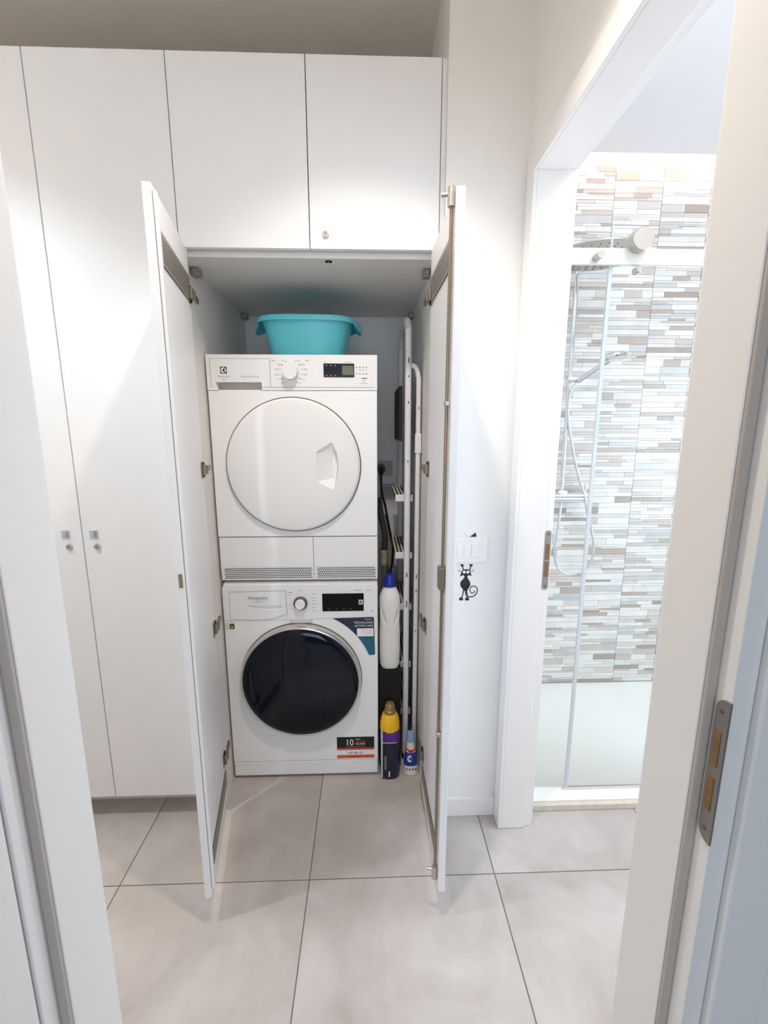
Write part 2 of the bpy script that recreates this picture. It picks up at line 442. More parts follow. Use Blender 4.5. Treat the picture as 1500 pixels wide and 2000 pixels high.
# ------------------------------------------------------------------ front door frame (door_1) and its open leaf
d1 = thing('door_1', 'white door frame nearest the viewer, with steel strike plate', None, (0, 0.51, 0), kind='structure')
XJ = 0.4008
for s in (-1, 1):
    def sx(a, b): return (min(s * a, s * b), max(s * a, s * b))
    x0, x1 = sx(XJ, 0.44); box('jamb', (x0, x1, 0.4845, 0.572, 0.001, 2.12), FRAME, d1, 0.0015)
    x0, x1 = sx(0.415, 0.44); box('jamb_rebate', (x0, x1, 0.4555, 0.4845, 0.001, 2.12), FRAME, d1, 0.001)
    x0, x1 = sx(0.4025, 0.4152); box('seal_strip', (x0, x1, 0.4785, 0.4848, 0.001, 2.10), SEAL, d1, 0.002)
    x0, x1 = sx(0.4415, 0.51); box('casing', (x0, x1, 0.4445, 0.4575, 0.001, 2.19), FRAME, d1, 0.003)
    x0, x1 = sx(XJ + 0.004, 0.47); box('casing', (x0, x1, 0.5695, 0.580, 0.001, 2.18), FRAME, d1, 0.002)
box('head_jamb', (-0.4, 0.4, 0.477, 0.572, 2.10, 2.14), FRAME, d1, 0.0015)
box('head_casing', (-0.44, 0.44, 0.4445, 0.4575, 2.12, 2.19), FRAME, d1, 0.002)
def strike_prof(z0, z1, ya, yb, r, n=7):
    pts = [(yb, z0)]
    # rounded on the far side (high y), straight on the near side
    for k in range(n + 1):
        a = -math.pi / 2 + math.pi / 2 * k / n; pts.append((ya - r + r * math.cos(a) , z0 + r + r * math.sin(a)))
    for k in range(n + 1):
        a = math.pi / 2 * k / n; pts.append((ya - r + r * math.cos(a), z1 - r + r * math.sin(a)))
    pts.append((yb, z1)); return pts
mp_ = MB(); pr = strike_prof(0.928, 1.120, 0.4735, 0.4535, 0.016)
n_ = len(pr)
mp_.add([(0.4125, y, z) for y, z in pr] + [(0.4152, y, z) for y, z in pr], [tuple(range(n_)), tuple(range(2 * n_ - 1, n_ - 1, -1))] + [(i, (i + 1) % n_, n_ + (i + 1) % n_, n_ + i) for i in range(n_)])
s1 = build('strike_plate', mp_, STEEL, d1, label='satin steel strike plate with two latch holes')
for z0, z1 in ((1.031, 1.078), (0.971, 1.016)):
    box('latch_hole', (0.4115, 0.4130, 0.460, 0.4695, z0, z1), WOOD, s1)
for z in (1.104, 0.944):
    build('screw', MB().cyl((0.4118, 0.464, z), (0.4140, 0.464, z), 0.003, 12), SEAM, s1)
box('door_leaf', (-0.458, -0.418, -0.36, 0.453, 0.008, 2.09), FRAME, d1, 0.002, label='white door leaf swung fully open')

# ------------------------------------------------------------------ ceiling downlights (assumed from wall scallops, above the frame, they light the hallway)
def downlight(x, y, label, color, e=SPOT_ENERGY):
    t = thing('ceiling_downlight', label, 'downlight', (x, y, H - 0.006), group='recessed hallway downlights')
    build('trim_ring', MB().rings([[(x + r * math.cos(2 * math.pi * j / 28), y + r * math.sin(2 * math.pi * j / 28), z) for j in range(28)] for r, z in ((0.045, H), (0.045, H - 0.006), (0.036, H - 0.005), (0.034, H))], False), STEEL, t, smooth=True)
    build('lens', MB().lathe((x, y, H - 0.003), [(0.033, 0), (0.033, 0.002)], 'z', 24), LENS, t)
    l = lamp('downlight_beam', 'SPOT', (x, y, H - 0.012), e, color, spot=math.radians(104), blend=0.55, soft=0.03)
    return t
downlight(-0.02, 0.84, 'recessed ceiling downlight in front of the laundry cupboard', WARM_BULB)
downlight(-1.2, 0.84, 'recessed ceiling downlight in front of the tall wardrobe', COOL_BULB)

def assumed_flush_lamp(x, y, label):  # assumed unseen fixture around the hallway area light
    t = thing('assumed_ceiling_lamp', label, 'ceiling lamp', (x, y, 2.665), group=None)
    box('base', (x - 0.23, x + 0.23, y - 0.23, y + 0.23, 2.682, H), FRAME, t, 0.004)
    box('diffuser', (x - 0.22, x + 0.22, y - 0.22, y + 0.22, 2.665, 2.682), LENS, t, 0.004)
assumed_flush_lamp(-2.2, 1.0, 'assumed square flush ceiling lamp at the far left end of the hallway')

# ------------------------------------------------------------------ tall wardrobe
YC = 1.47; ZT = 2.4446; ZD = 0.094
wd = thing('tall_wardrobe', 'tall white flat-door wardrobe at the left with small square pulls', 'wardrobe', (-0.95, 1.86, 0))
box('body', (-1.70, -0.586, 1.4935, 2.27, 0.10, 2.43), CARC, wd, label='white carcass')
box('plinth', (-1.70, -0.586, 1.562, 2.2, 0.0, 0.0995), LAM, wd)
SEAM_X = [-1.3225, -0.9386, -0.5547]
def lock(mbx, mbz, parent, y=YC):
    lk = build('lock', MB().lathe((mbx, y, mbz), [(0.0098, 0.002), (0.0098, -0.004), (0.0082, -0.0065), (0.0062, -0.0065), (0.0060, -0.0045), (0.001, -0.0045)], 'y', 20), NICKEL, parent, smooth=True, label='round nickel lock')
    box('keyhole', (mbx - 0.0008, mbx + 0.0008, y - 0.0050, y - 0.0040, mbz - 0.004, mbz + 0.004), DARK, lk)
for a, b, hx in ((-1.70, SEAM_X[0], None), (SEAM_X[0], SEAM_X[1], -0.990), (SEAM_X[1], SEAM_X[2], -0.9005)):
    dr = box('door', (a + 0.0015, b - 0.0015, YC, 1.4895, ZD, ZT), LAM, wd, 0.001)
    if hx:
        pl = box('pull', (hx - 0.014, hx + 0.012, YC - 0.003, YC + 0.001, 1.072, 1.100), mat('grey_plastic_pull', (190, 194, 204), 0.4), dr, 0.0015, label='small square grey pull')
        box('grip', (hx + 0.001, hx + 0.0065, YC - 0.011, YC - 0.003, 1.078, 1.098), mat('grey_grip', (172, 177, 188), 0.4), dr, 0.001)
        lock(hx + 0.006, 1.0435, dr)

# ------------------------------------------------------------------ upper cabinet over the laundry niche
ZN = 1.933
uc = thing('upper_cabinet', 'white two-door top cabinet above the washing machines', 'cabinet', (-0.17, 1.87, ZN))
box('body', (-0.585, 0.226, 1.4965, 2.25, ZN, 2.43), LAMIN, uc, 0.001, label='white carcass')
for a, b in ((SEAM_X[2], -0.1708), (-0.1708, 0.2131)):
    dr = box('door', (a + 0.0015, b - 0.0015, YC, 1.4895, 1.9505, ZT), LAM, uc, 0.001)
lock(-0.124, 1.989, dr)
# ------------------------------------------------------------------ laundry niche with two open doors
XL, XR = -0.5695, 0.2035
ln = thing('laundry_cupboard', 'open white laundry cupboard with both doors swung outwards', 'cupboard', (-0.17, 1.87, 0))
box('side_panel', (XL - 0.016, XL, 1.4965, 2.25, 0, ZN - 0.0005), LAMIN, ln)
box('side_panel', (XR, 0.2265, 1.4965, 2.25, 0, ZN - 0.0005), LAMIN, ln)
box('back_panel', (XL, XR, 2.245, 2.262, 0, ZN - 0.0005), LAMIN, ln)
kp = build('lock_keeper', MB().lathe((-0.121, 1.522, ZN), [(0.0115, -0.0001), (0.0115, -0.001), (0.010, -0.0014)], 'z', 20), DARK, ln)
build('bolt', MB().cyl((-0.121, 1.522, ZN - 0.012), (-0.121, 1.522, ZN - 0.0002), 0.003, 10), NICKEL, kp)
for x, y in ((-0.553, 1.60), (-0.556, 2.19), (0.192, 2.16), (0.190, 1.59)):
    cb = box('corner_block', (x - 0.012, x + 0.012, y - 0.02, y + 0.02, ZN - 0.024, ZN), mat('grey_block', (150, 140, 130), 0.6), ln, 0.003)
    build('screw', MB().cyl((x, y - 0.022, ZN - 0.012), (x, y - 0.019, ZN - 0.012), 0.004, 10), NICKEL, cb)

box('filler_strip', (0.2141, 0.2270, 1.4735, 1.4955, 0.0, ZN - 0.0005), LAM, ln)
box('filler_strip', (0.2141, 0.2270, 1.4735, 1.4955, ZN, ZT), LAM, uc)

def door_leaf(hx, hy, ux, uy, wx, wy, bolt, label):
    def F(p): return (hx + ux * p[0] + wx * p[1], hy + uy * p[0] + wy * p[1], p[2])
    def b(name, q, m, par, bev=0.0, **k): return build(name, MB().box(*q).xf(F), m, par, bev, **k)
    W = 0.380
    d = b('door', (0, W, -0.019, 0, 0.0945, 1.9440), LAM, ln, 0.001, label=label)
    if bolt:
        b('edge_strip', (W - 0.010, W - 0.001, 0.0, 0.0016, 0.100, 1.940), LAM, d, 0.0005, label='narrow white edge strip')
    else:
        b('edge_strip', (W - 0.016, W - 0.001, 0.0020, 0.009, 0.125, 1.930), LAM, d, 0.001, label='narrow white closing strip')
        b('strip_gap', (W - 0.0135, W - 0.0035, -0.0005, 0.0021, 0.125, 1.930), mat('pale_gap', (176, 168, 160), 0.7), d)
    for nm, z0, z1, u0, u1 in (('vent_grille', 1.794, 1.868, 0.006, 0.335), ('vent_grille', 0.146, 0.205, 0.004, 0.325)):
        vg = b(nm, (u0, u1, -0.0004, 0.0008, z0, z1), DARK, d, label='perforated aluminium vent strip')
        pf = perforated(u0 + 0.006, u1 - 0.006, z0 + 0.008, z1 - 0.008, 0.0078, 0.0025)
        # solid border around the holes
        for q in ((u0, u1, z0, z0 + 0.008), (u0, u1, z1 - 0.008, z1), (u0, u0 + 0.006, z0 + 0.008, z1 - 0.008), (u1 - 0.006, u1, z0 + 0.008, z1 - 0.008)):
            pf.add([(q[0], 0, q[2]), (q[1], 0, q[2]), (q[1], 0, q[3]), (q[0], 0, q[3])], [(0, 1, 2, 3)])
        build('vent_sheet', pf.xf(lambda p: F((p[0], 0.0022, p[2]))), ALU, vg, kind='stuff')
    for z in (1.816, 1.297, 0.762, 0.262):
        hb = MB(); hb.box(0.006, 0.042, -0.001, 0.003, z - 0.026, z + 0.026); hb.box(0.010, 0.034, 0.003, 0.012, z - 0.016, z + 0.016)
        h = build('hinge', hb.xf(F), DSTEEL, d, 0.0015, label='nickel concealed hinge')
        build('hinge_arm', MB().box(-0.060, 0.012, 0.004, 0.016, z - 0.010, z + 0.010).box(-0.075, -0.052, 0.001, 0.006, z - 0.026, z + 0.026).xf(F), DSTEEL, h) if False else None
        build('screw', MB().tube([F((0.012, 0.003, z + 0.020)), F((0.012, 0.006, z + 0.020))], 0.0035, 10), DARK, h)
        build('screw', MB().tube([F((0.012, 0.003, z - 0.020)), F((0.012, 0.006, z - 0.020))], 0.0035, 10), DARK, h)
        kn = MB()
        kn.tube([F((0.004, 0.008, z - 0.013)), F((0.004, 0.008, z + 0.013))], 0.008, 12)
        build('hinge_knuckle', kn, DSTEEL, h, smooth=True)
        ar = MB().box(-0.066, 0.006, 0.003, 0.013, z - 0.009, z + 0.009)
        build('hinge_arm', ar.xf(F), DSTEEL, h, 0.002)
    if bolt:
        u = 0.3565
        build('bolt_rod', MB().tube([F((u, 0.0075, 0.150)), F((u, 0.0075, 1.925))], 0.0042, 10), BRONZE, d, smooth=True, label='full-height bronze bolt rod')
        lc = b('lock_case', (u - 0.018, u + 0.012, 0.001, 0.018, 1.018, 1.078), BRONZE, d, 0.003, label='bolt lock case')
        for z in (1.486, 0.598):
            b('rod_guide', (u - 0.010, u + 0.010, 0.001, 0.013, z - 0.006, z + 0.006), NICKEL, d, 0.002)
        for z0, z1, zp in ((1.912, 1.952, 1.937), (0.118, 0.160, 0.148)):
            bk = build('bolt_hook', MB().tube([F((u, 0.0085, z0)), F((u, 0.0085, z1))], 0.0085, 14), NICKEL, d, smooth=True)
            build('hook_pin', MB().tube([F((u, 0.010, zp)), F((u - 0.004, 0.030, zp))], 0.0045, 10), NICKEL, bk, smooth=True)
    else:
        b('latch_plate', (W - 0.0005, W + 0.0012, -0.014, -0.005, 1.036, 1.072), BRONZE, d, label='small bronze latch plate on the door edge')
    return d
ph = math.radians(79.5)
door_leaf(-0.530, 1.465, math.cos(ph), -math.sin(ph), math.sin(ph), math.cos(ph), False, 'open cupboard door on the left with vent strips')
door_leaf(0.1905, 1.465, 0.0115, -0.99993, -0.99993, -0.0115, True, 'open cupboard door on the right carrying a bolt rod')

# ------------------------------------------------------------------ dryer
AX0, AX1, AY = -0.562, 0.031, 1.650
dy = thing('tumble_dryer', 'white tumble dryer with round white door on top of the washing machine', 'dryer', (-0.265, 1.93, 0.856))
dbody = box('body', (AX0, AX1, AY + 0.012, 2.215, 0.856, 1.677), APPL, dy, 0.006, label='white enamel cabinet')
boolean_cut(dbody, MB().box(-0.531, -0.374, AY - 0.02, AY + 0.042, 1.5585, 1.5838))
box('front_panel', (AX0 + 0.001, AX1 - 0.001, AY, AY + 0.0125, 1.0285, 1.5545), APPL, dy, 0.002)
notch = [(AX0, 1.5560), (-0.525, 1.5560), (-0.532, 1.5840), (-0.373, 1.5840), (-0.373, 1.5590), (-0.373, 1.5560), (AX1, 1.5560), (AX1, 1.6765), (AX0, 1.6765)]
cp = build('control_panel', MB().prism(notch, AY - 0.001, AY + 0.0125), APPL2, dy, 0.0015)
df = build('water_drawer', MB().prism([(-0.547, 1.5675), (-0.5265, 1.5675), (-0.532, 1.5840), (-0.373, 1.5840), (-0.373, 1.5675), (-0.343, 1.5675), (-0.343, 1.6620), (-0.547, 1.6620)], AY - 0.0022, AY - 0.0005), APPL2, dy, 0.0004, label='water tank drawer with grip recess')
box('grip_recess', (-0.5305, -0.3745, AY + 0.040, AY + 0.0418, 1.5588, 1.5836), mat('recess_shade_grey', (206, 200, 196), 0.5), df)  # greyer than the white panel, shade of the recess painted in
# seam lines
sm = MB()
sm.box(-0.5485, -0.5471, AY - 0.0016, AY - 0.0008, 1.567, 1.6625); sm.box(-0.5485, -0.3415, AY - 0.0016, AY - 0.0008, 1.6621, 1.6633); sm.box(-0.3429, -0.3415, AY - 0.0016, AY - 0.0008, 1.567, 1.6625)
build('drawer_seam', sm, GREYL, dy)
build('fascia_line', MB().box(-0.3715, 0.0205, AY - 0.0016, AY - 0.0008, 1.5665, 1.5678), GREYL, dy)
# emblem: dark rounded square with a pale disc, stem and arrow
em = build('emblem', MB().prism(rrect(-0.5135, -0.4905, 1.6120, 1.6350, 0.0022), AY - 0.0027, AY - 0.0020), DARKP, dy, label='dark square emblem')
cx, cz = -0.502, 1.6235
build('emblem_disc', MB().prism([(cx + 0.0095 * math.cos(2 * math.pi * k / 24), cz + 0.0095 * math.sin(2 * math.pi * k / 24)) for k in range(24)], AY - 0.0030, AY - 0.0026), WHITEP, em)
build('emblem_mark', MB().prism([(cx - 0.005, cz), (cx + 0.003, cz + 0.0075), (cx + 0.003, cz - 0.0075)], AY - 0.0034, AY - 0.0030).prism([(cx + 0.003, cz + 0.0095), (cx + 0.0045, cz + 0.0095), (cx + 0.0045, cz - 0.0095), (cx + 0.003, cz - 0.0095)], AY - 0.0034, AY - 0.0030).prism([(cx - 0.0095, cz + 0.0006), (cx - 0.004, cz + 0.0006), (cx - 0.004, cz - 0.0006), (cx - 0.0095, cz - 0.0006)], AY - 0.0034, AY - 0.0030), DARKP, em)
text('brand_lettering', 'Electrolux', cx, 1.5995, 0.0098, GREYL, dy, AY - 0.0026, 'CENTER')
text('brand_lettering', 'Rex', cx, 1.5905, 0.0088, GREYL, dy, AY - 0.0026, 'CENTER')
text('series_lettering', 'QUARTINTENSIVE', -0.444, 1.5995, 0.0074, GREYL, dy, AY - 0.0026, 'LEFT', 1.05)
kc = (-0.2705, 1.6175)
kb = build('program_knob', MB().lathe((kc[0], AY, kc[1]), [(0.0285, 0.0), (0.0285, -0.006), (0.0265, -0.012), (0.0262, -0.026), (0.0245, -0.0285), (0.002, -0.0285)], 'y', 40), APPL2, dy, smooth=True, label='round white programme knob')
lb = MB(); lr = random.Random(4)
for s in (-1, 1):
    for k in range(6):
        a = math.radians((105 if s < 0 else 75) + (s * -1) * k * 26)
        ang = math.radians(90 + s * -1 * (18 + k * 26)) if False else math.radians(90 - s * (24 + k * 25))
        px = kc[0] + 0.0385 * math.cos(ang); pz = kc[1] + 0.0385 * math.sin(ang)
        r_ = 0.0017 if k in (1, 4) else 0.0012
        lb.prism([(px + r_ * math.cos(2 * math.pi * q / 8), pz + r_ * 1.5 * math.sin(2 * math.pi * q / 8)) for q in range(8)], AY - 0.0016, AY - 0.0008)
dots = build('programme_dots', lb, DARKP, dy, kind='stuff')
lb2 = MB()
for s in (-1, 1):
    for k in range(6):
        ang = math.radians(90 - s * (24 + k * 25)); px = kc[0] + 0.044 * math.cos(ang); pz = kc[1] + 0.042 * math.sin(ang)
        L_ = 0.012 + 0.006 * lr.random()
        xa, xb = (px - L_, px) if s < 0 else (px, px + L_)
        lb2.box(xa, xb, AY - 0.0014, AY - 0.0008, pz - 0.0006, pz + 0.0006)
        if k in (1, 2, 3): lb2.box(xa + 0.002 * (s < 0), xb - 0.002 * (s > 0), AY - 0.0014, AY - 0.0008, pz - 0.0046, pz - 0.0034)
lb2.box(-0.337, -0.324, AY - 0.0014, AY - 0.0008, 1.6555, 1.6575); lb2.box(-0.219, -0.207, AY - 0.0014, AY - 0.0008, 1.6555, 1.6575)
lb2.box(-0.157, -0.148, AY - 0.0014, AY - 0.0008, 1.6515, 1.6528); lb2.box(-0.082, -0.060, AY - 0.0014, AY - 0.0008, 1.6515, 1.6528)
for gx in range(4):
    for gz in range(2):
        lb2.box(-0.044 + gx * 0.0115, -0.0385 + gx * 0.0115, AY - 0.0014, AY - 0.0008, 1.6325 - gz * 0.0215, 1.6365 - gz * 0.0215)
lb2.box(-0.036, -0.008, AY - 0.0014, AY - 0.0008, 1.6245, 1.6257); lb2.box(-0.022, -0.012, AY - 0.0014, AY - 0.0008, 1.588, 1.590); lb2.box(-0.030, -0.004, AY - 0.0014, AY - 0.0008, 1.580, 1.5813)
build('printed_scale', lb2, GREYL, dy, kind='stuff')
build('printed_mark', MB().box(-0.025, -0.004, AY - 0.0014, AY - 0.0008, 1.5965, 1.5990), DARKP, dy)
ds = box('display', (-0.1565, -0.0495, AY - 0.0030, AY, 1.6015, 1.6475), GLOSSB, dy, 0.0006, label='black display window')
box('lcd', (-0.0915, -0.0525, AY - 0.0034, AY - 0.0029, 1.6085, 1.6405), LCD, ds)
for x in (-0.146, -0.131, -0.116):
    for z in (1.6405, 1.6070):
        box('icon', (x - 0.0025, x + 0.0025, AY - 0.0034, AY - 0.0029, z - 0.0018, z + 0.0018), GREYL, ds)
# round door
DC = (-0.2715, 1.2915)
build('door_seam', MB().rings([[(DC[0] + r * math.cos(2 * math.pi * j / 72), y, DC[1] + r * math.sin(2 * math.pi * j / 72)) for j in range(72)] for r, y in ((0.2388, AY - 0.0012), (0.2435, AY - 0.0012), (0.2435, AY + 0.001), (0.2388, AY + 0.001))], False, True), SEAM, dy)
dd = build('round_door', MB().lathe((DC[0], AY, DC[1]), [(0.2395, 0.012), (0.2400, -0.004), (0.2380, -0.011), (0.2320, -0.0165), (0.2100, -0.0200), (0.15, -0.0225), (0.08, -0.0235), (0.004, -0.0238)], 'y', 96), APPL2, dy, smooth=True, label='slightly domed round white door')
front = [(-0.187, 1.344), (-0.131, 1.377), (-0.1135, 1.338), (-0.1080, 1.29), (-0.1130, 1.242), (-0.127, 1.206), (-0.187, 1.237)]
back = [(-0.124, 1.330, 1.652), (-0.117, 1.29, 1.655), (-0.124, 1.248, 1.652), (-0.178, 1.322, 1.6345), (-0.178, 1.258, 1.6345)]
bmh = bmesh.new()
for x, z in front: bmh.verts.new((x, 1.615, z)); bmh.verts.new((x, 1.6300, z))
for x, z, y in back: bmh.verts.new((x, y, z))
bmesh.ops.convex_hull(bmh, input=bmh.verts)
for v_ in [v for v in bmh.verts if not v.link_faces]: bmh.verts.remove(v_)
bmh.verts.index_update(); cut = MB(); cut.add([v.co[:] for v in bmh.verts], [[v.index for v in f.verts] for f in bmh.faces]); bmh.free()
boolean_cut(dd, cut)
for p in dd.data.polygons: p.use_smooth = True
dd.data.set_sharp_from_angle(angle=math.radians(20))
# base flap and vents
build('flap_seam', MB().box(AX0 + 0.002, AX1 - 0.002, AY + 0.004, AY + 0.010, 1.0250, 1.0290), SEAM, dy)
for a, b in ((AX0 + 0.003, -0.2118), (-0.2102, AX1 - 0.001)):
    pr_ = [(AY, 1.0255), (AY + 0.0125, 1.0255), (AY + 0.0125, 0.9110), (AY + 0.0010, 0.9110)]
    fp = MB(); fp.add([(x, y, z) for x in (a, b) for y, z in pr_], [(0, 1, 2, 3), (7, 6, 5, 4), (0, 4, 5, 1), (1, 5, 6, 2), (2, 6, 7, 3), (3, 7, 4, 0)])
    fpo = build('base_flap', fp, APPL2, dy, 0.0012)
    a2, b2 = a + 0.010, b - 0.006
    vent = perforated(a2, b2, 0.8625, 0.9075, 0.0068, 0.0027)
    for q in ((a, b, 0.8575, 0.8625), (a, b, 0.9075, 0.9115), (a, a2, 0.8625, 0.9075), (b2, b, 0.8625, 0.9075)):
        vent.add([(q[0], 0, q[2]), (q[1], 0, q[2]), (q[1], 0, q[3]), (q[0], 0, q[3])], [(0, 1, 2, 3)])
    build('vent_sheet', vent.xf(lambda p: (p[0], AY + 0.001 + (0.9115 - p[2]) * 0.13, p[2])), APPL2, fpo, kind='stuff')
    build('vent_backing', MB().box(a + 0.002, b - 0.002, AY + 0.0098, AY + 0.0119, 0.858, 0.910), DARK, fpo)

# ------------------------------------------------------------------ washing machine
wm = thing('washing_machine', 'white front-loading washing machine with dark glass door on the floor', 'washing machine', (-0.265, 1.93, 0))
box('body', (AX0, AX1, AY + 0.012, 2.215, 0.012, 0.8455), APPL, wm, 0.008, label='white enamel cabinet')
for x in (AX0 + 0.05, AX1 - 0.05):
    for y in (AY + 0.06, 2.16):
        build('foot', MB().cyl((x, y, 0.0), (x, y, 0.014), 0.02, 14), BLACKP, wm)
cpw = build('control_panel', MB().prism([(AX0 + 0.001, 0.6935), (AX1 - 0.001, 0.7040), (AX1 - 0.001, 0.830), (AX1 - 0.004, 0.838), (AX1 - 0.012, 0.8425), (AX0 + 0.016, 0.8425), (AX0 + 0.006, 0.838), (AX0 + 0.001, 0.826)], AY - 0.002, AY + 0.0125), APPL2, wm, 0.003)
box('front_panel', (AX0 + 0.001, AX1 - 0.001, AY, AY + 0.0125, 0.0775, 0.7045), APPL, wm, 0.002)
box('kick_panel', (AX0 + 0.002, AX1 - 0.002, AY + 0.0005, AY + 0.0125, 0.0125, 0.0755), APPL2, wm, 0.003)
dp = [(-0.5345, 0.8125), (-0.3215, 0.8165), (-0.3195, 0.7225), (-0.345, 0.7145), (-0.375, 0.7045), (-0.400, 0.7015), (-0.440, 0.7005), (-0.5345, 0.7035)]
dpo = [(-0.5358, 0.8138), (-0.3202, 0.8178), (-0.3182, 0.7216), (-0.3445, 0.7131), (-0.3745, 0.7031), (-0.400, 0.7001), (-0.440, 0.6991), (-0.5358, 0.7021)]
dsm = build('drawer_seam', MB().prism(dpo, AY - 0.0026, AY - 0.0015), SEAM, wm)
dwr = build('detergent_drawer', MB().prism(dp, AY - 0.0036, AY + 0.006), APPL2, wm, label='detergent drawer with curved grip')
gr = [(-0.474, 0.7585), (-0.338, 0.7590), (-0.338, 0.7440), (-0.352, 0.7418), (-0.376, 0.7400), (-0.400, 0.7405), (-0.425, 0.7440), (-0.448, 0.7500)]
cutw = MB(); n_ = len(gr)
cutw.add([(x, AY - 0.02, z) for x, z in gr] + [(x * 0.98 - 0.008, AY + 0.0048, z * 0.94 + 0.0455) for x, z in gr], [tuple(range(n_)), tuple(range(2 * n_ - 1, n_ - 1, -1))] + [(i, (i + 1) % n_, n_ + (i + 1) % n_, n_ + i) for i in range(n_)])
boolean_cut(dwr, cutw)
for ob_ in (dsm, cpw): boolean_cut(ob_, MB().box(-0.528, -0.326, AY - 0.03, AY + 0.0105, 0.722, 0.806))
text('brand_lettering', 'Hotpoint', -0.4275, 0.7835, 0.0185, DARKP, wm, AY - 0.0040, 'CENTER', 1.08)
build('lettering_underline', MB().box(-0.462, -0.394, AY - 0.0040, AY - 0.0035, 0.7775, 0.7781), GREYL, wm)
text('series_lettering', 'ARISTON', -0.4275, 0.7700, 0.0062, GREYL, wm, AY - 0.0040, 'CENTER', 1.1)
kw = (-0.2655, 0.7660)
build('knob_ring', MB().lathe((kw[0], AY, kw[1]), [(0.0268, 0.0), (0.0268, -0.010), (0.0250, -0.0125), (0.0195, -0.0105)], 'y', 40), mat('dark_chrome', (120, 116, 114), 0.25, metal=0.9), wm, smooth=True, label='chrome ring of the knob')
build('program_knob', MB().lathe((kw[0], AY, kw[1]), [(0.0192, -0.004), (0.0190, -0.0205), (0.0160, -0.022), (0.0150, -0.0205), (0.002, -0.0205)], 'y', 40), APPL2, wm, smooth=True, label='round white programme knob')
lw_ = MB(); lr = random.Random(9)
for k in range(6):
    z = 0.801 - k * 0.0135; L_ = 0.014 + 0.006 * lr.random()
    lw_.box(-0.222, -0.222 + L_, AY - 0.0026, AY - 0.0018, z, z + 0.0013)
    if k != 5: lw_.box(-0.312 + 0.004 * (k % 3), -0.300, AY - 0.0026, AY - 0.0018, z - 0.002, z - 0.0007)
lw_.box(-0.314, -0.294, AY - 0.0026, AY - 0.0018, 0.8080, 0.8100); lw_.box(-0.275, -0.258, AY - 0.0026, AY - 0.0018, 0.8155, 0.8168)
lw_.box(-0.0625, -0.030, AY - 0.0026, AY - 0.0018, 0.8145, 0.8160); lw_.box(-0.013, 0.009, AY - 0.0026, AY - 0.0018, 0.8145, 0.8160); lw_.box(0.004, 0.013, AY - 0.0026, AY - 0.0018, 0.7290, 0.7315)
build('printed_scale', lw_, GREYL, wm, kind='stuff')
dw = box('display', (-0.1825, -0.0235, AY - 0.0036, AY, 0.7315, 0.8030), GLOSSB, wm, 0.0006, label='black display window')
box('display_sticker', (-0.0430, -0.0265, AY - 0.0041, AY - 0.0035, 0.7580, 0.7775), mat('pale_sticker', (196, 204, 204), 0.6), dw)
box('display_sticker_mark', (-0.0395, -0.0320, AY - 0.0044, AY - 0.0040, 0.7625, 0.7725), SEAM, dw)
for k in range(4): box('icon', (-0.158 + 0.027 * k, -0.152 + 0.027 * k, AY - 0.0040, AY - 0.0035, 0.7385, 0.7425), mat('dim_icon', (70, 84, 84), 0.5), dw)
# porthole
WC = (-0.2720, 0.4465)
build('door_seam', MB().rings([[(WC[0] + r * math.cos(2 * math.pi * j / 72), y, WC[1] + r * math.sin(2 * math.pi * j / 72)) for j in range(72)] for r, y in ((0.2360, AY - 0.0012), (0.2395, AY - 0.0012), (0.2395, AY + 0.001), (0.2360, AY + 0.001))], False, True), SEAM, wm)
dr_ = build('door_ring', MB().rings([[(WC[0] + r * math.cos(2 * math.pi * j / 96), AY + y, WC[1] + r * math.sin(2 * math.pi * j / 96)) for j in range(96)] for r, y in ((0.2365, 0.002), (0.2372, -0.014), (0.2345, -0.026), (0.2305, -0.0325), (0.2270, -0.0335), (0.2225, -0.030), (0.2225, 0.002))], False, True), mat('silver_ring', (206, 200, 196), 0.22, metal=0.75), wm, smooth=True, label='silver ring around the porthole')
build('door_glass', MB().lathe((WC[0], AY, WC[1]), [(0.2250, 0.0), (0.2250, -0.0315), (0.2200, -0.036), (0.2000, -0.0405), (0.150, -0.0455), (0.09, -0.0480), (0.004, -0.0490)], 'y', 96), WASHGL, dr_, smooth=True, label='dark blue-black porthole glass')
box('handle_tab', (-0.310, -0.222, AY - 0.0030, AY + 0.001, 0.684, 0.7005), mat('tab_plastic', (214, 209, 207), 0.5), wm, 0.004)
# stickers
ang0 = []
def door_arc(r, a0, a1, n): return [(WC[0] + r * math.cos(math.radians(a0 + (a1 - a0) * k / n)), WC[1] + r * math.sin(math.radians(a0 + (a1 - a0) * k / n))) for k in range(n + 1)]
arc = door_arc(0.2850, 62.5, 22.0, 12)
stk = [(0.011, 0.7045), (0.0155, 0.7010), (0.0195, 0.5500), (0.0155, 0.5455), (-0.003, 0.5455)] 
poly = [(-0.136, 0.7035)] + [(0.011, 0.7045), (0.0155, 0.7005), (0.0195, 0.5500), (0.0155, 0.5455), (-0.004, 0.5455), (-0.0078, 0.5500)] + arc[::-1] + [(-0.1425, 0.7000)]
sk = build('tech_sticker', MB().prism(poly, AY - 0.0012, AY - 0.0004), NAVY, wm, label='navy and teal sticker with white lettering')
low = [p for p in arc if p[1] < 0.622]
tl = [(0.0175, 0.622), (0.0195, 0.5500), (0.0155, 0.5455), (-0.004, 0.5455), (-0.0078, 0.5500)] + low[::-1] + [(low[0][0] - 0.004, 0.622)]
build('sticker_lower', MB().prism(tl, AY - 0.0015, AY - 0.0011), TEAL, sk)
text('sticker_lettering', 'Hotpoint', 0.008, 0.6935, 0.0075, WHITEP, sk, AY - 0.0018, 'RIGHT')
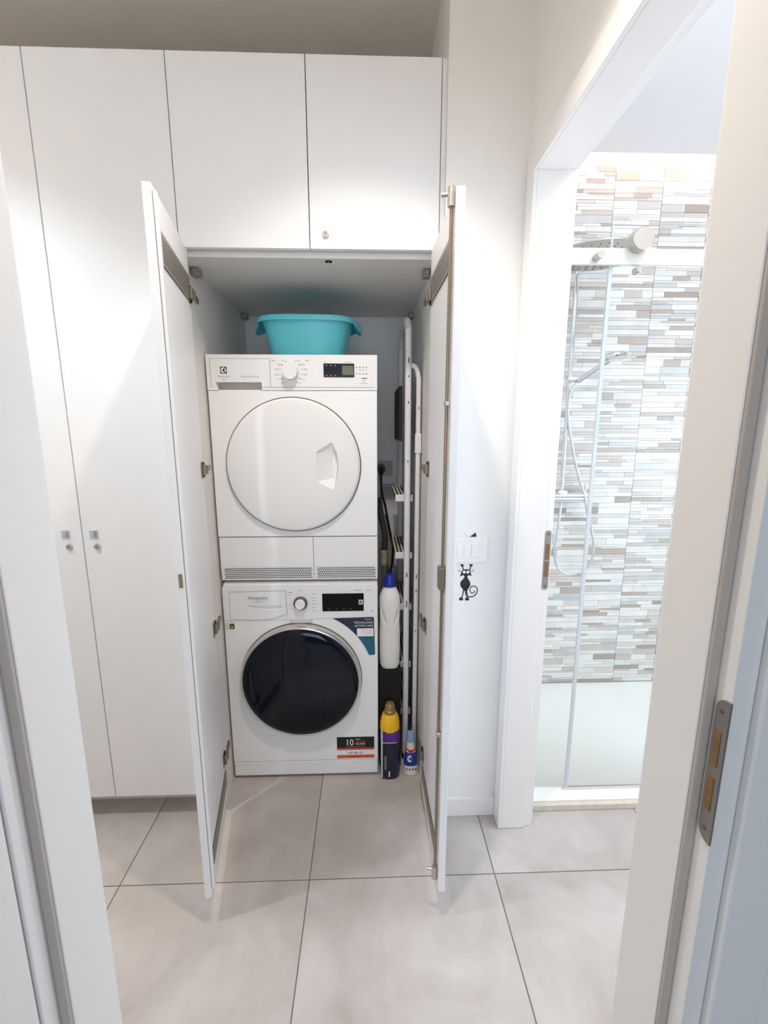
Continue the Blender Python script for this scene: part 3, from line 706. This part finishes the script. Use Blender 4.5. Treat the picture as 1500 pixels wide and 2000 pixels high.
text('sticker_lettering', 'TECNOLOGIA', 0.0125, 0.6785, 0.0120, WHITEP, sk, AY - 0.0018, 'RIGHT', 0.98)
text('sticker_lettering', 'ACTIVE CARE', 0.0125, 0.6650, 0.0120, WHITEP, sk, AY - 0.0018, 'RIGHT', 0.98)
lbw = box('sticker_label', (-0.0505, 0.0140, AY - 0.0019, AY - 0.0012, 0.6250, 0.6580), WHITEP, sk)
for k in range(4): box('printed_line', (-0.038 + 0.006 * (k % 3), 0.010, AY - 0.0022, AY - 0.0018, 0.6510 - k * 0.0055, 0.6520 - k * 0.0055), PINK, sk)
gs = box('energy_sticker', (AX0 + 0.003, -0.522, AY - 0.0012, AY - 0.0002, 0.663, 0.688), mat('pale_green_sticker', (196, 214, 184), 0.5), wm, label='small green and black sticker')
box('sticker_symbol', (-0.540, -0.523, AY - 0.0016, AY - 0.0010, 0.664, 0.684), mat('olive_black', (52, 50, 30), 0.5), gs)
build('sticker_triangle', MB().prism([(-0.536, 0.669), (-0.527, 0.669), (-0.5315, 0.680)], AY - 0.0020, AY - 0.0015), mat('pale_green_mark', (196, 206, 160), 0.5), gs)
SY = AY - 0.0012
ws = box('warranty_sticker', (-0.1385, 0.0145, SY, AY - 0.0002, 0.0815, 0.1835), WHITEP, wm, label='black, white and orange warranty sticker')
box('sticker_panel', (-0.1385, 0.0145, SY - 0.0004, SY, 0.1330, 0.1835), BLKST, ws)
box('sticker_band', (-0.1385, 0.0145, SY - 0.0004, SY, 0.1235, 0.1330), REDST, ws)
box('sticker_band', (-0.1385, 0.0145, SY - 0.0004, SY, 0.0855, 0.1005), ORST, ws)
text('sticker_lettering', '10', -0.1035, 0.1450, 0.0400, WHITEP, ws, SY - 0.0007, 'LEFT', 0.85)
text('sticker_lettering', 'Anni', -0.0620, 0.1700, 0.0100, WHITEP, ws, SY - 0.0007)
text('sticker_lettering', 'Gratis', -0.0620, 0.1570, 0.0150, REDST, ws, SY - 0.0007, 'LEFT', 1.1)
text('sticker_lettering', 'RICAMBI', -0.0620, 0.1475, 0.0100, WHITEP, ws, SY - 0.0007)
box('printed_line', (-0.100, -0.022, SY - 0.0007, SY - 0.0003, 0.1385, 0.1398), PINK, ws)
text('sticker_lettering', '1 800 486 291', -0.099, 0.1060, 0.0130, DARKP, ws, SY - 0.0007, 'LEFT', 0.9)
box('printed_line', (-0.092, -0.040, SY - 0.0007, SY - 0.0003, 0.0915, 0.0945), mat('dark_red_print', (150, 50, 30), 0.6), ws)

# ------------------------------------------------------------------ turquoise basin on the dryer
bx, by, bz = -0.231, 1.873, 1.6775
def sup(cx, cy, a, b, z, n=48, e=3.6):
    out = []
    for k in range(n):
        t = 2 * math.pi * k / n; c_, s_ = math.cos(t), math.sin(t)
        out.append((cx + a * math.copysign(abs(c_) ** (2 / e), c_), cy + b * math.copysign(abs(s_) ** (2 / e), s_), z))
    return out
bt = thing('wash_basin', 'turquoise plastic wash basin standing on the dryer', 'basin', (bx, by, bz))
prof = [(0.128, 0.110, 0.0), (0.134, 0.116, 0.003), (0.143, 0.123, 0.04), (0.154, 0.132, 0.09), (0.166, 0.141, 0.137), (0.177, 0.152, 0.146), (0.184, 0.159, 0.146), (0.1855, 0.1605, 0.140), (0.1850, 0.160, 0.128), (0.1835, 0.1585, 0.128), (0.1835, 0.1585, 0.143), (0.165, 0.140, 0.1435), (0.151, 0.129, 0.09), (0.140, 0.120, 0.04), (0.128, 0.110, 0.006)]
build('bowl', MB().rings([sup(bx, by, a, b, bz + h) for a, b, h in prof]), TURQ, bt, smooth=True)
for s in (-1, 1):
    pts = []
    hb = MB(); rs_ = []
    for k in range(9):
        t = -1 + k / 4; y = by + t * 0.062; o_ = 0.020 * (1 - t * t)
        rs_.append([(bx + s * (0.1800 + 0.0), y, bz + 0.145), (bx + s * (0.1830 + o_), y, bz + 0.1435 - o_ * 0.15), (bx + s * (0.1850 + o_), y, bz + 0.137 - o_ * 0.3), (bx + s * (0.1835 + o_), y, bz + 0.122 - o_ * 0.9), (bx + s * (0.1815 + o_), y, bz + 0.124 - o_ * 0.9), (bx + s * 0.1790, y, bz + 0.138)])
    build('handle', hb.rings(rs_), TURQ, bt, smooth=True)

# ------------------------------------------------------------------ folded step ladder at the right of the niche
sl = thing('step_ladder', 'folded white tubular step ladder leaning in the cupboard beside the machines', 'ladder', (0.16, 1.92, 0))
fr = [(0.1500, 1.748, 0.0), (0.1490, 1.748, 0.9), (0.1480, 1.748, 1.70), (0.1480, 1.758, 1.775), (0.1480, 1.792, 1.818), (0.1480, 1.86, 1.832), (0.1480, 2.02, 1.832), (0.1480, 2.085, 1.818), (0.1480, 2.118, 1.775), (0.1480, 2.128, 1.70), (0.1490, 2.128, 0.9), (0.1500, 2.128, 0.0)]
build('front_frame', MB().tube(smooth_path(fr, 6), 0.0122, 12), TUBE, sl, smooth=True, label='white tube hoop with chipped paint')
for yy in (1.750, 2.126):
    rr_ = [(0.160, yy, 1.655), (0.176, yy, 1.648), (0.1865, yy, 1.615), (0.1885, yy, 1.54), (0.1885, yy, 0.9), (0.1885, yy, 0.02)]
    build('rear_leg', MB().tube(smooth_path(rr_, 6), 0.0095, 12), TUBE, sl, smooth=True)
    box('leg_clamp', (0.1765, 0.2010, yy - 0.012, yy + 0.012, 1.330, 1.405), TUBE, sl, 0.004)
    build('foot', MB().cyl((0.1500, yy, 0.0), (0.1500, yy, 0.03), 0.0140, 14), BLACKP, sl)
    build('foot', MB().cyl((0.1885, yy, 0.0), (0.1885, yy, 0.03), 0.0115, 14), BLACKP, sl)
for z in (1.155, 0.915, 0.690, 0.425, 0.200):
    tr = build('tread', MB().box(0.106, 0.176, 1.806, 2.112, z - 0.012, z - 0.004), mat('dark_tread_base', (70, 64, 58), 0.7), sl, 0.001)
    for k in range(5):
        box('rib', (0.1075 + 0.0145 * k, 0.1135 + 0.0145 * k, 1.812, 2.108, z - 0.004, z + 0.003), TREAD, tr)
    box('lip', (0.106, 0.176, 1.798, 1.808, z - 0.022, z + 0.006), mat('white_tread_lip', (236, 233, 230), 0.5), tr, 0.003)
build('platform', MB().box(0.118, 0.130, 1.79, 2.10, 1.375, 1.585), mat('black_ribbed_rubber', (40, 36, 34), 0.8, bump=0.5, bscale=90), sl, 0.003, label='folded black platform')
for k, (y_, z_, h_) in enumerate(((0, 1.672, 0.010), (0, 1.615, 0.004), (0, 1.52, 0.005), (0, 1.30, 0.004), (0, 0.845, 0.009), (0, 0.72, 0.014))):
    box('paint_chip', (0.1475, 0.1515, 1.7351, 1.7365, z_ - h_, z_ + h_), CHIP, sl, 0.0005)
for z_, h_ in ((1.50, 0.004), (0.835, 0.009), (0.775, 0.007), (0.60, 0.004)):
    box('paint_chip', (0.1865, 0.1900, 1.7398, 1.7410, z_ - h_, z_ + h_), CHIP, sl, 0.0005)

# ------------------------------------------------------------------ bottles
box('storage_box', (0.0365, 0.1265, 1.702, 1.792, 0.0, 0.4445), mat('matt_black_box', (12, 12, 13), 0.85), bevel=0.003, label='tall black box under the white detergent bottle', cat='box')
def loft(sections, n=28, e=3.0):
    mb = MB(); mb.rings([sup(cx, cy, a, b, z, n, e) for cx, cy, a, b, z in sections]); return mb
wb = thing('detergent_bottle', 'large white detergent bottle with blue cap on the black box', 'bottle', (0.0815, 1.746, 0.445))
bo = build('bottle_body', loft([(0.0815, 1.746, a, b, z) for a, b, z in ((0.030, 0.026, 0.445), (0.036, 0.034, 0.448), (0.0415, 0.038, 0.462), (0.0425, 0.0385, 0.52), (0.0425, 0.0385, 0.60), (0.0405, 0.037, 0.645), (0.0405, 0.037, 0.68), (0.0425, 0.038, 0.735), (0.0405, 0.036, 0.757), (0.032, 0.029, 0.778), (0.0255, 0.0245, 0.789), (0.0225, 0.0225, 0.792), (0.0225, 0.0225, 0.800))], 40, 2.8), HDPE, wb, smooth=True)
for s in (-1, 1):
    ell = []
    for k in range(20):
        t = 2 * math.pi * k / 20; u, v = 0.0125 * math.cos(t), 0.060 * math.sin(t)
        ell.append((u, v))
    c0 = MB(); th = math.radians(17) * s
    for k in range(20):
        pass
    pr3 = [(0.0815 + s * 0.029 + u * math.cos(th) + v * math.sin(th), 0.685 + v * math.cos(th) - u * math.sin(th)) for u, v in ell]
    n_ = 20
    c0.add([(x, 1.69, z) for x, z in pr3] + [(0.0815 + s * 0.033 + (x - 0.0815 - s * 0.029) * 0.7, 1.7285, 0.685 + (z - 0.685) * 0.7) for x, z in pr3], [tuple(range(n_)), tuple(range(2 * n_ - 1, n_ - 1, -1))] + [(i, (i + 1) % n_, n_ + (i + 1) % n_, n_ + i) for i in range(n_)])
    boolean_cut(bo, c0)
for p in bo.data.polygons: p.use_smooth = True
bo.data.set_sharp_from_angle(angle=math.radians(28))
build('cap', MB().lathe((0.0815, 1.746, 0.797), [(0.0262, 0.0), (0.0262, 0.004), (0.0240, 0.018), (0.0200, 0.045), (0.0185, 0.049), (0.002, 0.050)], 'z', 28), BLUECAP, wb, smooth=True, label='blue screw cap')

pb = thing('softener_bottle', 'dark navy bottle with yellow shoulder and bronze cap on the floor', 'bottle', (0.079, 1.656, 0))
PX, PY = 0.079, 1.656
build('bottle_body', loft([(PX, PY, a, b, z) for a, b, z in ((0.030, 0.026, 0.0), (0.038, 0.034, 0.006), (0.0405, 0.037, 0.03), (0.0405, 0.037, 0.176))], 32, 2.6), NAVYB, pb, smooth=True)
build('purple_band', loft([(PX, PY, a, b, z) for a, b, z in ((0.0408, 0.0373, 0.172), (0.0408, 0.0373, 0.205), (0.0395, 0.036, 0.222))], 32, 2.6), PURP, pb, smooth=True)
build('yellow_shoulder', loft([(PX, PY, a, b, z) for a, b, z in ((0.0402, 0.0368, 0.218), (0.0398, 0.0364, 0.240), (0.036, 0.033, 0.266), (0.029, 0.028, 0.284), (0.026, 0.026, 0.288))], 32, 2.3), YELL, pb, smooth=True)
build('cap', MB().lathe((PX, PY, 0.286), [(0.0245, 0), (0.0240, 0.014), (0.0205, 0.017), (0.0198, 0.034), (0.015, 0.044), (0.004, 0.047)], 'z', 28), BRASSC, pb, smooth=True, label='bronze cap')
box('label_line', (PX - 0.031, PX + 0.026, PY - 0.0376, PY - 0.0366, 0.1735, 0.1755), WHITEP, pb)
box('label_edge', (PX - 0.0365, PX - 0.0305, PY - 0.0362, PY - 0.0335, 0.015, 0.232), mat('pale_label_edge', (206, 204, 210), 0.4), pb)
box('label_mark', (PX - 0.024, PX - 0.014, PY - 0.0378, PY - 0.0366, 0.05, 0.115), mat('green_grey_print', (96, 104, 92), 0.5), pb, 0.002)
box('label_mark', (PX - 0.006, PX - 0.001, PY - 0.0378, PY - 0.0366, 0.018, 0.042), WHITEP, pb)

ssb = thing('stain_remover_bottle', 'small white and blue bottle with pale blue cap beside the navy bottle', 'bottle', (0.168, 1.660, 0))
QX, QY = 0.168, 1.660
def lean(p): return (p[0] - 0.02 * p[2] / 0.2 * 0.2, p[1], p[2])
build('bottle_body', loft([(QX, QY, a, b, z) for a, b, z in ((0.022, 0.016, 0.0), (0.0275, 0.020, 0.004), (0.0285, 0.021, 0.02), (0.0275, 0.0205, 0.05), (0.023, 0.019, 0.095), (0.0185, 0.0165, 0.118))], 28, 2.6).xf(lean), HDPE, ssb, smooth=True)
lbl = build('label_wrap', loft([(QX, QY, a, b, z) for a, b, z in ((0.0284, 0.0211, 0.048), (0.0283, 0.0213, 0.052), (0.0236, 0.0197, 0.095), (0.0208, 0.0182, 0.108))], 28, 2.6).xf(lean), BLUEL, ssb, smooth=True)
build('label_swirl', MB().prism([(QX - 0.004 + r * math.cos(math.radians(a)), 0.083 + r * 1.3 * math.sin(math.radians(a))) for r, a in [(0.0115, 60 + 30 * k) for k in range(9)] + [(0.006, 300 - 30 * k) for k in range(9)]], QY - 0.0222, QY - 0.0195).xf(lean), WHITEP, ssb)
build('label_flash', MB().prism([(QX - 0.004, 0.086), (QX + 0.004, 0.075), (QX - 0.001, 0.094)], QY - 0.0226, QY - 0.0195).xf(lean), ORANGE, ssb)
box('label_name', (QX - 0.020, QX + 0.012, QY - 0.0224, QY - 0.0205, 0.0545, 0.0595), mat('deep_blue_print', (30, 40, 120), 0.5), ssb)
for k, m_ in enumerate((REDC, mat('maroon_dot', (110, 40, 44), 0.5), mat('slate_dot', (60, 54, 62), 0.5), mat('dark_dot', (44, 40, 48), 0.5))):
    x_ = QX - 0.019 + 0.0125 * k
    build('label_dot', MB().prism([(x_ + 0.0035 * math.cos(2 * math.pi * q / 10), 0.033 + 0.0035 * math.sin(2 * math.pi * q / 10)) for q in range(10)], QY - 0.0222, QY - 0.019), m_, ssb)
build('collar', loft([(QX, QY, a, b, z) for a, b, z in ((0.0200, 0.0178, 0.109), (0.0190, 0.0170, 0.120))], 24, 2.4).xf(lean), REDC, ssb, smooth=True)
build('neck', loft([(QX, QY, a, b, z) for a, b, z in ((0.0178, 0.016, 0.116), (0.0165, 0.0155, 0.145), (0.0150, 0.0145, 0.158))], 24, 2.2).xf(lean), mat('cream_plastic', (232, 224, 204), 0.45), ssb, smooth=True)
build('cap', loft([(QX, QY, a, b, z) for a, b, z in ((0.0160, 0.0155, 0.152), (0.0160, 0.0155, 0.176), (0.0140, 0.0140, 0.190), (0.006, 0.006, 0.193))], 24, 2.2).xf(lean), SKYCAP, ssb, smooth=True, label='pale blue cap')

# ------------------------------------------------------------------ socket, plug and hoses at the niche back
so = thing('wall_socket', 'socket plate low on the cupboard back wall beside the dryer', 'socket', (0.092, 2.243, 1.075))
box('plate', (0.058, 0.126, 2.2385, 2.2455, 1.075, 1.150), mat('grey_socket', (176, 170, 164), 0.5), so, 0.003)
box('insert', (0.072, 0.112, 2.2365, 2.2390, 1.090, 1.135), mat('grey_socket_insert', (160, 154, 148), 0.5), so, 0.002)
so2 = thing('wall_socket', 'socket plate higher on the cupboard back wall holding the black plug', 'socket', (0.082, 2.243, 1.19))
box('plate', (0.048, 0.116, 2.2385, 2.2455, 1.190, 1.265), mat('grey_socket', (176, 170, 164), 0.5), so2, 0.003)
cbp = thing('power_cable', 'black power cable with plug hanging beside the dryer', 'cable', (0.07, 2.15, 0.6))
build('plug', MB().cyl((0.060, 2.2380, 1.228), (0.060, 2.185, 1.228), 0.021, 18).cyl((0.060, 2.186, 1.228), (0.058, 2.15, 1.215), 0.011, 12), BLACKP, cbp, smooth=True)
build('cable', MB().tube(smooth_path([(0.058, 2.152, 1.215), (0.058, 2.15, 1.17), (0.062, 2.155, 1.11), (0.077, 2.16, 1.055), (0.097, 2.165, 0.945), (0.116, 2.165, 0.845), (0.112, 2.165, 0.76), (0.092, 2.165, 0.65)], 6), 0.0052, 8), BLACKP, cbp, smooth=True)
hs = thing('drain_hose', 'dark ribbed drain hose with beige connector beside the dryer', 'hose', (0.06, 2.05, 0.5))
hp = smooth_path([(0.042, 2.10, 1.10), (0.055, 2.06, 1.02), (0.070, 2.05, 0.95), (0.074, 2.05, 0.90), (0.068, 2.05, 0.86)], 10)
build('hose', MB().tube(hp, [0.0125 + 0.002 * (k % 2) for k in range(len(hp))], 12), mat('dark_hose', (52, 48, 46), 0.5), hs, smooth=True)
build('connector', MB().lathe((0.0675, 2.05, 0.785), [(0.013, 0.0), (0.017, 0.006), (0.017, 0.030), (0.014, 0.036), (0.016, 0.046), (0.016, 0.075), (0.012, 0.080)], 'z', 20), BEIGE, hs, smooth=True, label='beige connector')
build('hose_tail', MB().tube(smooth_path([(0.0675, 2.05, 0.79), (0.068, 2.05, 0.70), (0.062, 2.06, 0.58), (0.060, 2.08, 0.40)], 8), 0.012, 12), HOSEG, hs, smooth=True)
gh = thing('water_pipe', 'pale grey pipe curving down behind the ladder steps', 'pipe', (0.1, 2.18, 0.5))
build('pipe', MB().tube(smooth_path([(0.070, 2.20, 1.00), (0.088, 2.20, 0.93), (0.10, 2.20, 0.82), (0.098, 2.20, 0.66), (0.09, 2.20, 0.5)], 8), 0.011, 12), mat('pale_pipe', (150, 142, 132), 0.5), gh, smooth=True)

# ------------------------------------------------------------------ light switch and wall stickers on the pier
YW = 1.45
sw = thing('light_switch', 'white three-module light switch on the wall above the cat sticker', 'light switch', (0.335, YW, 0.985))
pl = build('frame_plate', MB().prism(rrect(0.272, 0.3925, 0.984, 1.068, 0.004), YW - 0.008, YW), PLATE, sw, 0.002)
for a, b in ((0.2915, 0.3125), (0.3140, 0.3375), (0.3385, 0.3625)):
    box('rocker', (a, b, YW - 0.0105, YW - 0.007, 1.004, 1.050), PLATE, sw, 0.0012)
def cw(p): return (0.233 + p[0] * 0.2727e-3 + p[1] * 6.7e-6, 1.156 - p[1] * 0.288e-3)
def ribbon(mb, pts, w0, w1, y0, y1):
    n = len(pts)
    L, Rr = [], []
    for i, p in enumerate(pts):
        a = pts[max(i - 1, 0)]; b = pts[min(i + 1, n - 1)]
        dx, dz = b[0] - a[0], b[1] - a[1]; l = math.hypot(dx, dz) or 1
        w_ = (w0 + (w1 - w0) * i / (n - 1)) / 2
        L.append((p[0] - dz / l * w_, p[1] + dx / l * w_)); Rr.append((p[0] + dz / l * w_, p[1] - dx / l * w_))
    for i in range(n - 1): mb.prism([cw(L[i]), cw(L[i + 1]), cw(Rr[i + 1]), cw(Rr[i])], y0, y1)
cat = thing('cat_sticker', 'black stretching cat sticker with curled tail below the light switch', 'sticker', (0.33, YW, 0.85))
Y0, Y1 = YW - 0.0009, YW - 0.0001
cb = MB()
def P(lst): cb.prism([cw(p) for p in lst], Y0, Y1)
P([(244, 766), (256, 735), (262, 715), (274, 698), (292, 687), (320, 682), (350, 687), (366, 698), (376, 715), (380, 738), (388, 766), (372, 762), (356, 752), (336, 768), (300, 768), (282, 752), (264, 762)])
P([(304, 764), (334, 764), (340, 790), (356, 815), (370, 840), (375, 866), (370, 892), (352, 920), (336, 945), (326, 950), (300, 950), (284, 930), (262, 905), (250, 880), (248, 856), (258, 830), (280, 808), (298, 786)])
for line, w0_, w1_ in (([(286, 692), (280, 668), (272, 640)], 14, 12), ([(364, 694), (372, 668), (380, 640)], 14, 12), ([(292, 935), (284, 985), (270, 1032)], 16, 10), ([(326, 935), (334, 985), (338, 1032)], 16, 10)):
    ribbon(cb, line, w0_, w1_, Y0, Y1)
for px, py in ((269, 634), (381, 634)):
    P([(px - 24, py - 8), (px - 14, py - 14), (px - 6, py - 8), (px + 2, py - 15), (px + 10, py - 8), (px + 22, py - 12), (px + 22, py - 2), (px + 8, py + 16), (px - 8, py + 16)])
for px, py in ((262, 1050), (338, 1052)):
    P([(px - 28, py + 2), (px - 14, py - 20), (px + 8, py - 24), (px + 24, py - 4), (px + 24, py + 14), (px - 10, py + 18), (px - 26, py + 12)])
tail = [(318, 950), (318, 980), (330, 1005), (352, 1020), (385, 1024), (420, 1015), (448, 990), (462, 955), (460, 920), (440, 897), (412, 890), (388, 900), (372, 925), (372, 950), (385, 972), (405, 978), (424, 966), (430, 945)]
tp = [tuple(v)[:2] for v in smooth_path([(a, b, 0) for a, b in tail], 4)]
ribbon(cb, tp, 13, 9, Y0, Y1)
build('body', cb, DECAL, cat, kind='stuff')
for px in (297, 343):
    ey = build('eye', MB().prism([cw((px + 19 * math.cos(2 * math.pi * k / 16), 716 + 19 * math.sin(2 * math.pi * k / 16))) for k in range(16)], Y0 - 0.0004, Y0 + 0.0001), WHITEP, cat)
    build('pupil', MB().prism([cw((px + (3 if px < 320 else -3) + 4 * math.cos(2 * math.pi * k / 8), 706 + 4 * math.sin(2 * math.pi * k / 8))) for k in range(8)], Y0 - 0.0007, Y0 - 0.0003), DECAL, ey)
whk = MB()
for s, x0_ in ((-1, 262), (1, 378)):
    for dz_ in (-24, -4, 10): ribbon(whk, [(x0_, 706), (x0_ + s * 44, 704 + dz_)], 3.5, 2.5, Y0, Y1)
build('whiskers', whk, PINK, cat, kind='stuff')
ms = thing('mouse_sticker', 'tiny black mouse sticker above the light switch', 'sticker', (0.34, YW, 1.07))
build('body', MB().prism([cw(p) for p in [(366, 293), (380, 276), (398, 268), (408, 262), (412, 250), (424, 246), (436, 252), (438, 266), (441, 280), (441, 293)]], Y0, Y1), DECAL, ms)
mt = MB(); ribbon(mt, [tuple(v)[:2] for v in smooth_path([(366, 292, 0), (345, 290, 0), (322, 280, 0), (308, 262, 0), (304, 244, 0)], 4)], 3.5, 2, Y0, Y1)
build('tail', mt, GREYL, ms)

# ------------------------------------------------------------------ shower
ty = thing('shower_tray', 'low white shower tray with a beige sill', 'shower tray', (1.25, 1.86, 0))
tb = MB(); tb.box(0.5795, 1.90, 1.472, 2.264, 0.0005, 0.024); tb.box(0.5795, 1.90, 1.462, 1.486, 0.0005, 0.030); tb.box(0.5795, 1.90, 2.250, 2.264, 0.0005, 0.030)
build('tray', MB().box(0.5795, 1.90, 1.466, 2.264, 0.0005, 0.027), TRAY, ty, 0.003)
box('front_edge', (0.5795, 1.90, 1.4655, 1.530, 0.027, 0.031), TRAY, ty, 0.0015)
box('sill', (0.5895, 1.90, 1.448, 1.4655, 0.0005, 0.026), STONE, ty, 0.003, label='beige stone edge strip')

en = thing('shower_enclosure', 'frameless sliding glass shower screen on a broad pale rail', 'shower screen', (1.0, 1.50, 0.031))
fixed = box('fixed_pane', (0.5820, 0.7765, 1.536, 1.542, 0.032, 2.033), GLASS, en, label='clear fixed glass pane')
slide = box('sliding_pane', (0.7635, 1.62, 1.516, 1.522, 0.040, 2.045), GLASS, en, label='clear sliding glass pane')
box('pane_edge', (0.7605, 0.7635, 1.5155, 1.5225, 0.040, 2.045), GEDGE, slide)
box('pane_edge', (0.7605, 1.62, 1.5155, 1.5225, 2.0452, 2.0465), mat('glass_top_edge', (176, 174, 170), 0.3), slide)
box('seal_strip', (0.7585, 0.770, 1.5140, 1.5240, 0.040, 1.925), mat('clear_grey_seal', (206, 212, 216), 0.4), slide)
box('bottom_rail', (0.752, 1.62, 1.513, 1.525, 0.0312, 0.040), mat('pale_seal', (214, 214, 208), 0.4), en, 0.001)
box('rail', (0.5815, 1.66, 1.497, 1.509, 1.926, 1.973), mat('pale_steel_rail', (226, 224, 221), 0.35, metal=0.15), en, 0.0015, label='broad pale steel rail')
def knob(nm, x, z, r, y0, y1, m_=NICKEL): return build(nm, MB().lathe((x, 0, z), [(r, y1), (r, y0 + 0.002), (r - 0.002, y0), (0.001, y0)], 'y', 32), m_, en, smooth=True)
knob('roller', 0.834, 1.990, 0.0335, 1.466, 1.516)
knob('roller', 1.48, 1.990, 0.0335, 1.466, 1.516)
build('door_stop', MB().cyl((0.706, 1.498, 1.944), (0.706, 1.476, 1.944), 0.0115, 18).cyl((0.706, 1.477, 1.944), (0.706, 1.462, 1.944), 0.0118, 18), NICKEL, en, smooth=True)
knob('clamp', 0.843, 1.912, 0.0105, 1.490, 1.516)

sh = thing('shower_column', 'chrome shower column with rain head and hand shower on the mosaic wall', 'shower', (0.963, 2.22, 1.06))
build('riser', MB().tube(smooth_path([(0.963, 2.215, 1.09), (0.963, 2.215, 1.6), (0.963, 2.215, 2.10), (0.963, 2.205, 2.150), (0.961, 2.165, 2.170), (0.950, 2.03, 2.170), (0.946, 2.005, 2.160), (0.945, 2.0, 2.135)], 6), 0.0105, 14), CHROME, sh, smooth=True)
rh = build('rain_head', MB().lathe((0.945, 2.0, 2.118), [(0.175, 0.0), (0.182, 0.003), (0.182, 0.007), (0.16, 0.011), (0.03, 0.016), (0.012, 0.022)], 'z', 64), mat('steel_head', (196, 190, 184), 0.28, metal=0.8), sh, smooth=True, label='large round rain head')
nb = MB()
for ring, cnt in ((0.03, 6), (0.06, 12), (0.09, 18), (0.12, 24), (0.15, 30)):
    for k in range(cnt):
        a = 2 * math.pi * k / cnt + ring; nb.lathe((0.945 + ring * math.cos(a), 2.0 + ring * math.sin(a), 2.1155), [(0.0028, 0.003), (0.0028, 0.0)], 'z', 6)
build('nozzles', nb, mat('grey_nozzle', (120, 116, 112), 0.6), rh, kind='stuff')
mx = MB(); 
build('mixer_bar', MB().tube([(0.835, 2.205, 1.076), (1.088, 2.205, 1.076)], 0.0205, 20), CHROME, sh, smooth=True, label='chrome thermostatic mixer')
box('mixer_shelf', (0.835, 1.088, 2.180, 2.262, 1.090, 1.099), mat('white_shelf', (240, 240, 240), 0.25), sh, 0.002)
build('lever', MB().cyl((1.080, 2.205, 1.095), (1.080, 2.205, 1.150), 0.005, 10), CHROME, sh, smooth=True)
for x in (0.89, 1.035): build('wall_union', MB().cyl((x, 2.225, 1.076), (x, 2.263, 1.076), 0.016, 16), CHROME, sh, smooth=True)
build('holder', MB().cyl((0.945, 2.195, 1.650), (0.995, 2.19, 1.650), 0.014, 16).cyl((0.963, 2.215, 1.63), (0.963, 2.215, 1.67), 0.016, 16), CHROME, sh, smooth=True)
hd = build('hand_shower', MB().tube([(0.985, 2.175, 1.640), (1.03, 2.155, 1.675), (1.075, 2.135, 1.712), (1.098, 2.125, 1.728)], [0.012, 0.011, 0.012, 0.014], 14), CHROME, sh, smooth=True)
nrm = Vector((0.08, -0.22, -0.95)).normalized(); c0_ = Vector((1.125, 2.12, 1.738))
u_ = nrm.orthogonal().normalized(); v_ = nrm.cross(u_)
rg = []
for r, h in ((0.020, -0.020), (0.045, -0.016), (0.053, -0.008), (0.053, 0.002), (0.048, 0.006)):
    rg.append([c0_ + nrm * h + r * (math.cos(2 * math.pi * j / 32) * u_ + math.sin(2 * math.pi * j / 32) * v_) for j in range(32)])
build('spray_head', MB().rings(rg), CHROME, hd, smooth=True)
hose = [(0.985, 2.178, 1.638), (0.962, 2.19, 1.59), (0.962, 2.20, 1.492), (0.99, 2.20, 1.355), (1.03, 2.20, 1.215), (1.072, 2.185, 1.086), (1.091, 2.19, 1.013), (1.121, 2.20, 0.939), (1.143, 2.20, 0.848), (1.144, 2.20, 0.772), (1.119, 2.20, 0.718), (1.083, 2.20, 0.696), (1.026, 2.20, 0.68), (0.97, 2.20, 0.714), (0.945, 2.20, 0.80), (0.955, 2.20, 0.95), (0.963, 2.205, 1.06)]
build('hose', MB().tube(smooth_path(hose, 6), 0.0065, 10), mat('silver_hose', (214, 216, 218), 0.25, metal=0.5), sh, smooth=True)
soap = build('soap_bar', loft([(0.965, 2.205, a, b, z) for a, b, z in ((0.022, 0.014, 1.099), (0.026, 0.017, 1.106), (0.022, 0.014, 1.116), (0.008, 0.006, 1.120))], 20, 2.4), mat('white_soap', (236, 234, 232), 0.4), smooth=True, label='white soap bar on the shower mixer shelf', cat='soap')
